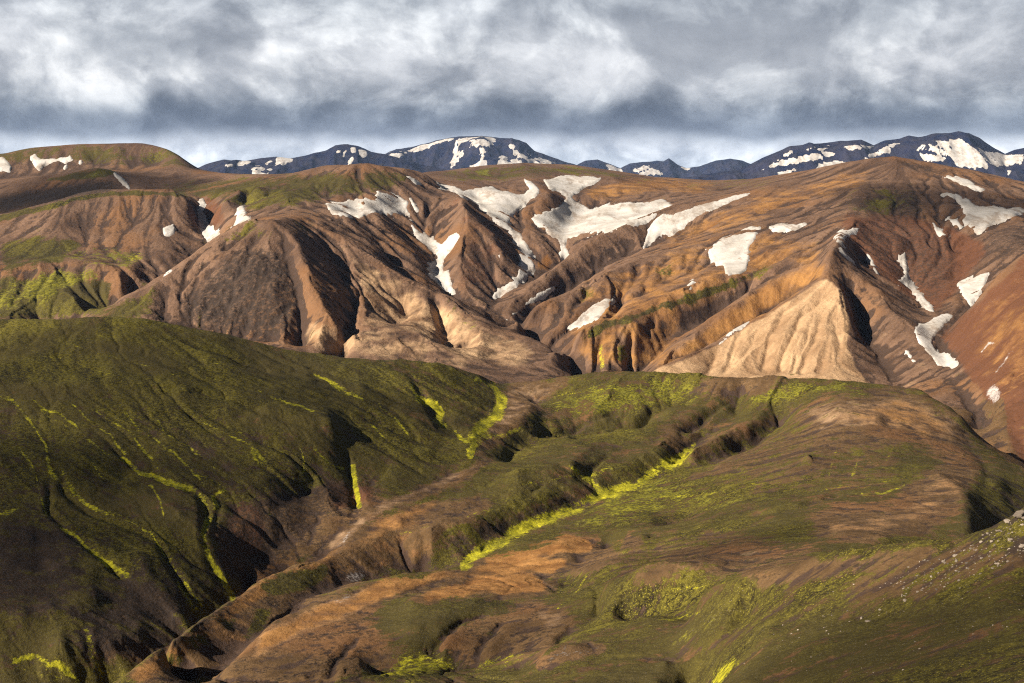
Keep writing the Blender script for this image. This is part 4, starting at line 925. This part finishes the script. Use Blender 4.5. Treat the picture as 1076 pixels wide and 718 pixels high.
def ground_material(name, k, BASE, WS, TAN, GRAVEL):
    """k: size factor of the grain"""
    m, nt = mat_new(name); b = NB(nt)
    pos = b.n('ShaderNodeNewGeometry').outputs['Position']
    big = b.noise(pos, .012 / k, 3); midn = b.noise(pos, .07 / k, 5, .6); fine = b.noise(pos, .42 / k, 5, .68); tiny = b.noise(pos, 1.6 / k, 3, .7)
    A, B, C, D = b.attr('cover_a'), b.attr('cover_b'), b.attr('cover_c'), b.attr('cover_d')
    wash = b.math('ADD', b.math('MULTIPLY', D[0], .45), b.math('MULTIPLY', D[1], .55))
    midw = b.math('ADD', b.math('MULTIPLY', midn, 1 - .55 * WS), b.math('MULTIPLY', wash, .55 * WS))
    def thr(v, n, w, lo=.32, hi=.68):
        return b.smooth(b.math('ADD', v, b.math('MULTIPLY', b.math('SUBTRACT', n, .5), w)), lo, hi)
    base = b.mix(b.smooth(midw, .3, .7), BASE[0], BASE[1])
    base = b.mix(b.smooth(big, .50, .66, 0, .7), base, b.mix(midw, (.13, .060, .026), (.24, .125, .055)))
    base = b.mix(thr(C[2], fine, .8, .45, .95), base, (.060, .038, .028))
    base = b.mix(b.math('MULTIPLY', b.smooth(b.math('ADD', b.math('MULTIPLY', midn, .5), b.math('MULTIPLY', fine, .5)), .50, .60), GRAVEL), base, (.022, .017, .014))
    red = b.mix(midw, (.070, .030, .018), (.165, .074, .038))
    c = b.mix(thr(B[2], midn, 1.0), base, red)
    tan = b.mix(b.smooth(midw, .3, .7), TAN[0], TAN[1])
    c = b.mix(thr(B[0], midn, .8), c, tan)
    och = b.mix(b.smooth(midw, .3, .7), (.17, .078, .026), (.33, .17, .058))
    c = b.mix(thr(B[1], midn, 1.0), c, och)
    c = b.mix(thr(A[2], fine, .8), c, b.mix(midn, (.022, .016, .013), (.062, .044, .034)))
    pale = b.mix(fine, (.30, .28, .28), (.55, .50, .47))
    c = b.mix(thr(C[0], fine, 1.2), c, pale)
    # moss: dark olive mats broken by bare gravel
    mn = b.math('ADD', b.math('ADD', b.math('MULTIPLY', midn, .6 - .3 * WS), b.math('MULTIPLY', fine, .3)), b.math('MULTIPLY', wash, .1 + .3 * WS))
    mossc = b.mix(b.smooth(b.math('ADD', b.math('MULTIPLY', fine, .8 - .3 * WS), b.math('MULTIPLY', wash, .2 + .3 * WS)), .39, .64), (.012, .0095, .005), (.114, .098, .016))
    mossc = b.mix(b.smooth(tiny, .56, .66), mossc, (.23, .20, .028))
    mossc = b.mix(b.smooth(big, .35, .7), mossc, (.060, .048, .016))
    c = b.mix(thr(A[0], mn, 2.4, .36, .58), c, mossc)
    lush = b.mix(b.smooth(fine, .35, .66), (.055, .052, .010), (.20, .185, .020))
    c = b.mix(thr(C[1], mn, 2.3, .40, .66), c, lush)
    bright = b.mix(b.smooth(b.math('ADD', b.math('MULTIPLY', midn, .5), b.math('MULTIPLY', fine, .5)), .36, .64), (.090, .088, .010), (.44, .41, .022))
    c = b.mix(thr(A[1], b.math('ADD', b.math('MULTIPLY', fine, .65), b.math('MULTIPLY', tiny, .35)), 1.9, .38, .70), c, bright)
    vo = b.n('ShaderNodeTexVoronoi'); vo.inputs['Scale'].default_value = .9 / k; b.l(pos, vo.inputs['Vector'])
    speck = b.math('MULTIPLY', b.smooth(vo.outputs['Distance'], .22, .12), b.smooth(midn, .5, .62))
    c = b.mix(b.math('MULTIPLY', speck, .35), c, (.30, .25, .20))
    c = b.mix(1.0, c, b.mix(tiny, (.62, .62, .62), (1.34, 1.34, 1.34)), 'MULTIPLY')
    bs = b.n('ShaderNodeBsdfPrincipled'); bs.inputs['Roughness'].default_value = .95; bs.inputs['Specular IOR Level'].default_value = .12
    b.l(c, bs.inputs['Base Color'])
    h = b.math('ADD', b.math('MULTIPLY', fine, 1.0), b.math('MULTIPLY', tiny, .35))
    bp = b.n('ShaderNodeBump'); bp.inputs['Strength'].default_value = .55; bp.inputs['Distance'].default_value = 1.6 * k
    b.l(h, bp.inputs['Height']); b.l(bp.outputs[0], bs.inputs['Normal'])
    out = b.n('ShaderNodeOutputMaterial'); b.l(bs.outputs[0], out.inputs['Surface'])
    return m
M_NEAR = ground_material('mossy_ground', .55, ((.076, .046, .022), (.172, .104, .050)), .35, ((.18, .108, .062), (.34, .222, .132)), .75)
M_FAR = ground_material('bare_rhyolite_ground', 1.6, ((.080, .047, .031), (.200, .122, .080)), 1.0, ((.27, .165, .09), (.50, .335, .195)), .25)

def snow_material():
    m, nt = mat_new('old_snow'); b = NB(nt)
    pos = b.n('ShaderNodeNewGeometry').outputs['Position']
    mid = b.noise(pos, .03, 5, .6); fine = b.noise(pos, .25, 4, .6)
    mp = b.n('ShaderNodeMapping'); mp.inputs['Scale'].default_value = (.05, .012, .05); b.l(pos, mp.inputs[0]); band = b.noise(mp.outputs[0], 1.0, 5, .6, .6)
    c = b.mix(b.smooth(mid, .35, .65), (.54, .52, .50), (.41, .385, .355))
    c = b.mix(b.smooth(b.math('ADD', band, b.math('MULTIPLY', fine, .35)), .66, .86, 0, .8), c, (.26, .21, .17))
    bs = b.n('ShaderNodeBsdfPrincipled'); bs.inputs['Roughness'].default_value = .7; bs.inputs['Specular IOR Level'].default_value = .2
    b.l(c, bs.inputs['Base Color'])
    bp = b.n('ShaderNodeBump'); bp.inputs['Strength'].default_value = .7; bp.inputs['Distance'].default_value = 2.6
    b.l(b.math('ADD', mid, b.math('MULTIPLY', fine, .35)), bp.inputs['Height']); b.l(bp.outputs[0], bs.inputs['Normal'])
    out = b.n('ShaderNodeOutputMaterial'); b.l(bs.outputs[0], out.inputs['Surface'])
    return m
M_SNOW = snow_material()

# ------------------------------------------------------------------ terrain meshes (near hills / high country), one shared set of normals
POS = np.stack([XX, YY, Z], -1)
# the country goes on beyond both sides of the traced ground, coarser outwards
PADN = 46
grow = np.cumsum(CST * 1.13 ** np.arange(1, PADN + 1)); grow = np.minimum(grow, 3000)
def pad_cols(a, f):
    return np.concatenate([f(a[:, :1], -1), a, f(a[:, -1:], 1)], 1)
def side(s):
    p = (cols[0] - grow[::-1]) if s < 0 else (cols[-1] + grow)
    t = sstep(0, 420, grow if s > 0 else grow[::-1])[None, :]
    e = Z[:, :1] if s < 0 else Z[:, -1:]
    inner = blur(Z[:, 2:90] if s < 0 else Z[:, -90:-2], 0.1, 0.1).mean(1, keepdims=True)
    far_ = blur(np.repeat(inner, 2, 1), 70, .01)[:, :1]
    X = (p[None, :] - PX0) / F * YL[:, None]; Yp = np.repeat(YL[:, None], PADN, 1)
    z = e * (1 - t) + far_ * t + t * np.clip(YL[:, None] / 1000, .02, 2.5) * (16 * fbm(X / 400, Yp / 400, 5, 71) + 5 * fbm(X / 60, Yp / 60, 4, 72, ridged=True))
    endt = sstep(1700, 2700, grow if s > 0 else grow[::-1])[None, :]
    z = z * (1 - endt) + (ZC - 250) * endt
    return np.stack([X, Yp, z], -1)
POSX = np.concatenate([side(-1), POS, side(1)], 1)
def padc(a): return np.concatenate([np.repeat(a[:, :1], PADN, 1), a, np.repeat(a[:, -1:], PADN, 1)], 1)
coverA, coverB, coverC, coverD = padc(coverA), padc(coverB), padc(coverC), padc(coverD)
for c_ in (coverA, coverB, coverC):
    for sl_x in (slice(0, PADN), slice(-PADN, None)):
        c_[:, sl_x] = blur(c_[:, sl_x].reshape(NR, -1), 25, .01).reshape(NR, PADN, 3)
        if c_ is coverA: c_[:, sl_x, 1] *= .2
NRM = np.cross(np.gradient(POSX, axis=1), np.gradient(POSX, axis=0))
NRM = NRM / (np.linalg.norm(NRM, axis=-1, keepdims=True) + 1e-12)
NRM *= np.where(NRM[..., 2:] < 0, -1, 1)
fy = YY[:-1, :-1]
split = int(row_of(790))
rows_f = np.arange(NR - 1)[:, None] * np.ones((1, NC + 2 * PADN - 1), int)
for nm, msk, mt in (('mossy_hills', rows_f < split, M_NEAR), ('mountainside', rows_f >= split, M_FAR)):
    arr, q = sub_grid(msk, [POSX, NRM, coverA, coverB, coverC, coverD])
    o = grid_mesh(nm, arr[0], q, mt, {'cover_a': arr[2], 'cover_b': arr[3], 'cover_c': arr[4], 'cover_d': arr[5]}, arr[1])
    tag(o, kind='structure')
tag(bpy.data.objects['mossy_hills'], 'dark mossy rolling hills in the foreground with yellow-green streaks')
tag(bpy.data.objects['mountainside'], 'bare brown and tan ridges and plateau behind the mossy hills')

# ------------------------------------------------------------------ snow patches lying on the slopes
Zs = blur(Z, 2.4, 3.0)
def snow_on(poly, label, POSg, zs, pxg, pyg, okm, T, mat, group, warp=None):
    P = np.array(poly, float)
    box = (pxg > P[:, 0].min() - 6) & (pxg < P[:, 0].max() + 6) & (pyg > P[:, 1].min() - 6) & (pyg < P[:, 1].max() + 6) & okm
    if not box.any(): print('no ground for', label); return
    r, c = np.nonzero(box)
    r0, r1, c0, c1 = max(r.min() - 2, 0), r.max() + 3, max(c.min() - 2, 0), c.max() + 3
    S = (slice(r0, r1), slice(c0, c1))
    m, sl = polymask(poly, .8)
    cv = canvas(); cv[sl] = m
    f = sample(cv, pxg[S] + warp[0][S], pyg[S] + warp[1][S]) * okm[S]
    f = np.where(f < .98, f + .45 * warp[2][S], f)
    p = POSg[S].copy()
    p[..., 2] = zs[S] + (f - .45) * T[S]
    fc = np.maximum.reduce([f[:-1, :-1], f[1:, :-1], f[:-1, 1:], f[1:, 1:]]) > .2
    if fc.any(): fc = biggest(fc)
    if not fc.any(): print('no faces for', label); return
    arr, q = sub_grid(fc, [p])
    o = grid_mesh('snow_patch', arr[0], q, mat)
    tag(o, label, 'snow patch', group)
    return o
wfin = fbm(XX / 5, YY / 9, 4, 91, gain=.65)
Tm = 2.3 * YY / 1400
for poly, label in SNOW:
    snow_on(poly, label, POS, Zs, PXg, py, visible & (YY > 850), Tm, M_SNOW, 'snow patches on the bare mountainside', (wx * 8, wy * 5, wfin))

# ------------------------------------------------------------------ distant mountains
M_ROCK, nt = mat_new('dark_mountain_rock'); b = NB(nt)
pos = b.n('ShaderNodeNewGeometry').outputs['Position']
mp = b.n('ShaderNodeMapping'); mp.inputs['Scale'].default_value = (1, 1, .35); b.l(pos, mp.inputs[0])
n1 = b.noise(mp.outputs[0], .004, 5, .6); n2 = b.noise(mp.outputs[0], .02, 4, .6)
c = b.mix(b.smooth(n1, .4, .68), (.004, .008, .030), (.022, .023, .046)); c = b.mix(b.smooth(n2, .35, .75, 0, .6), c, (.04, .036, .04))
bs = b.n('ShaderNodeBsdfPrincipled'); bs.inputs['Roughness'].default_value = .95; bs.inputs['Specular IOR Level'].default_value = .1
b.l(c, bs.inputs['Base Color'])
bp = b.n('ShaderNodeBump'); bp.inputs['Strength'].default_value = .5; bp.inputs['Distance'].default_value = 25; b.l(n2, bp.inputs['Height']); b.l(bp.outputs[0], bs.inputs['Normal'])
out = b.n('ShaderNodeOutputMaterial'); b.l(bs.outputs[0], out.inputs['Surface'])

def mountain(label, sky, y0, depth, snow, seed, rough=1.0):
    P = np.array(sky, float)
    px = np.arange(P[0, 0], P[-1, 0], .7)
    prof = np.interp(px, P[:, 0], P[:, 1])
    n = 110
    t = np.linspace(-1, 1, n)
    crest = ZC - (prof - HZ) / F * y0
    zb = ZC - 230.0
    y = y0 + t * depth
    PX = np.repeat(px[None], n, 0); Y = np.repeat(y[:, None], len(px), 1)
    X = (PX - PX0) / F * Y
    tent = np.where(t < 0, 1 - np.abs(t) ** .85, 1 - t ** 1.3)[:, None]
    # flanks fall away at the ends too
    cr = crest[None] * np.ones((n, 1))
    z = zb + (cr - zb) * tent
    R = fbm(X / 900, Y / 1500, 5, seed, ridged=True); R2 = fbm(X / 260, Y / 700, 4, seed + 3, ridged=True)
    low = np.clip((cr - z) / 120, 0, 1)
    z = z + (R * 105 + R2 * 40) * low * rough + (R2 - .3) * 7 * (1 - low)
    V = np.stack([X, Y, z], -1)
    arr, q = sub_grid(np.ones((n - 1, len(px) - 1), bool), [V])
    o = grid_mesh('distant_mountain', arr[0], q, M_ROCK)
    tag(o, label, kind='structure')
    pyg = HZ + (ZC - z) * F / Y
    rm = np.minimum.accumulate(pyg, axis=0)
    vis = (pyg <= rm + 2) & (t[:, None] < .12)
    zs = blur(z, 1.2, 1.2)
    w = (fbm(X / 130, Y / 260, 5, seed + 8, gain=.65) * 3.4, fbm(X / 130, Y / 260, 5, seed + 9, gain=.65) * 2.4, fbm(X / 60, Y / 160, 4, seed + 12, gain=.65) * .45)
    for poly, lab in snow:
        snow_on(poly, lab, V, zs, PX, pyg, vis, np.full_like(z, 5.0), M_SNOW, 'snow fields on the distant mountains', w)
for args in MOUNTAINS: mountain(*args)

# ------------------------------------------------------------------ plain that carries everything out to the horizon
gm, nt = mat_new('far_plain'); b = NB(nt)
pos = b.n('ShaderNodeNewGeometry').outputs['Position']
c = b.mix(b.noise(pos, .002, 5), (.05, .045, .035), (.10, .075, .05))
bs = b.n('ShaderNodeBsdfPrincipled'); bs.inputs['Roughness'].default_value = 1; b.l(c, bs.inputs['Base Color'])
out = b.n('ShaderNodeOutputMaterial'); b.l(bs.outputs[0], out.inputs['Surface'])
GZ = min(float(Z.min()) - 6, ZC - 235)
me = bpy.data.meshes.new('ground'); me.from_pydata([(-15000, -9000, GZ), (15000, -9000, GZ), (15000, 19000, GZ), (-15000, 19000, GZ)], [], [(0, 1, 2, 3)])
me.materials.append(gm); go = bpy.data.objects.new('ground', me); COL.objects.link(go); tag(go, kind='structure')

# ------------------------------------------------------------------ air
if HAZE > 0:
    hm, nt = mat_new('mountain_air'); b = NB(nt)
    pv = b.n('ShaderNodeVolumePrincipled'); pv.inputs['Color'].default_value = (.38, .58, 1.0, 1); pv.inputs['Density'].default_value = HAZE; pv.inputs['Anisotropy'].default_value = 0.0
    out = b.n('ShaderNodeOutputMaterial'); b.l(pv.outputs[0], out.inputs['Volume'])
    me = bpy.data.meshes.new('haze')
    x0, x1, y0, y1, z0, z1 = -15500, 15500, -9500, 19500, GZ - 1, ZC + 520
    vs = [(x, y, z) for x in (x0, x1) for y in (y0, y1) for z in (z0, z1)]
    me.from_pydata(vs, [], [(0, 1, 3, 2), (4, 6, 7, 5), (0, 4, 5, 1), (2, 3, 7, 6), (0, 2, 6, 4), (1, 5, 7, 3)])
    me.materials.append(hm); ho = bpy.data.objects.new('haze', me); COL.objects.link(ho); tag(ho, kind='stuff')

# ------------------------------------------------------------------ stones on the near slope
def ground_at(px, pyv, lim=900):
    c = int(round((px - CX0) / CST)); col = py[:, c]
    k = np.nonzero((col <= pyv) & (YL > 70))[0]
    if len(k) == 0 or YL[k[0]] > lim: return None
    i = k[0]; a = (col[i - 1] - pyv) / max(col[i - 1] - col[i], 1e-6)
    return POS[i - 1, c] * (1 - a) + POS[i, c] * a
exec(STONES)

# ------------------------------------------------------------------ sky and sun
exec(SKY)

exec(CLOUDS)
# ------------------------------------------------------------------ camera
cam = bpy.data.cameras.new('camera'); co = bpy.data.objects.new('camera', cam); COL.objects.link(co)
co.location = (0, 0, ZC); co.rotation_euler = (math.radians(90), 0, 0)
cam.sensor_width = 36; cam.lens = F / 1076 * 36
cam.shift_y = -(359 - HZ) / 1076
cam.clip_start = .5; cam.clip_end = 60000
scene.camera = co
vs = scene.view_settings
vs.view_transform = 'Standard'; vs.look = 'None'; vs.gamma = 1; vs.exposure = EXPOSURE; vs.use_curve_mapping = False
cy = scene.cycles
cy.filter_width = 1.15; cy.sample_clamp_indirect = 1.5; cy.diffuse_bounces = 2; cy.max_bounces = 6; cy.volume_bounces = 1; cy.use_denoising = DENOISE
try: cy.denoiser = 'OPENIMAGEDENOISE'
except Exception: pass
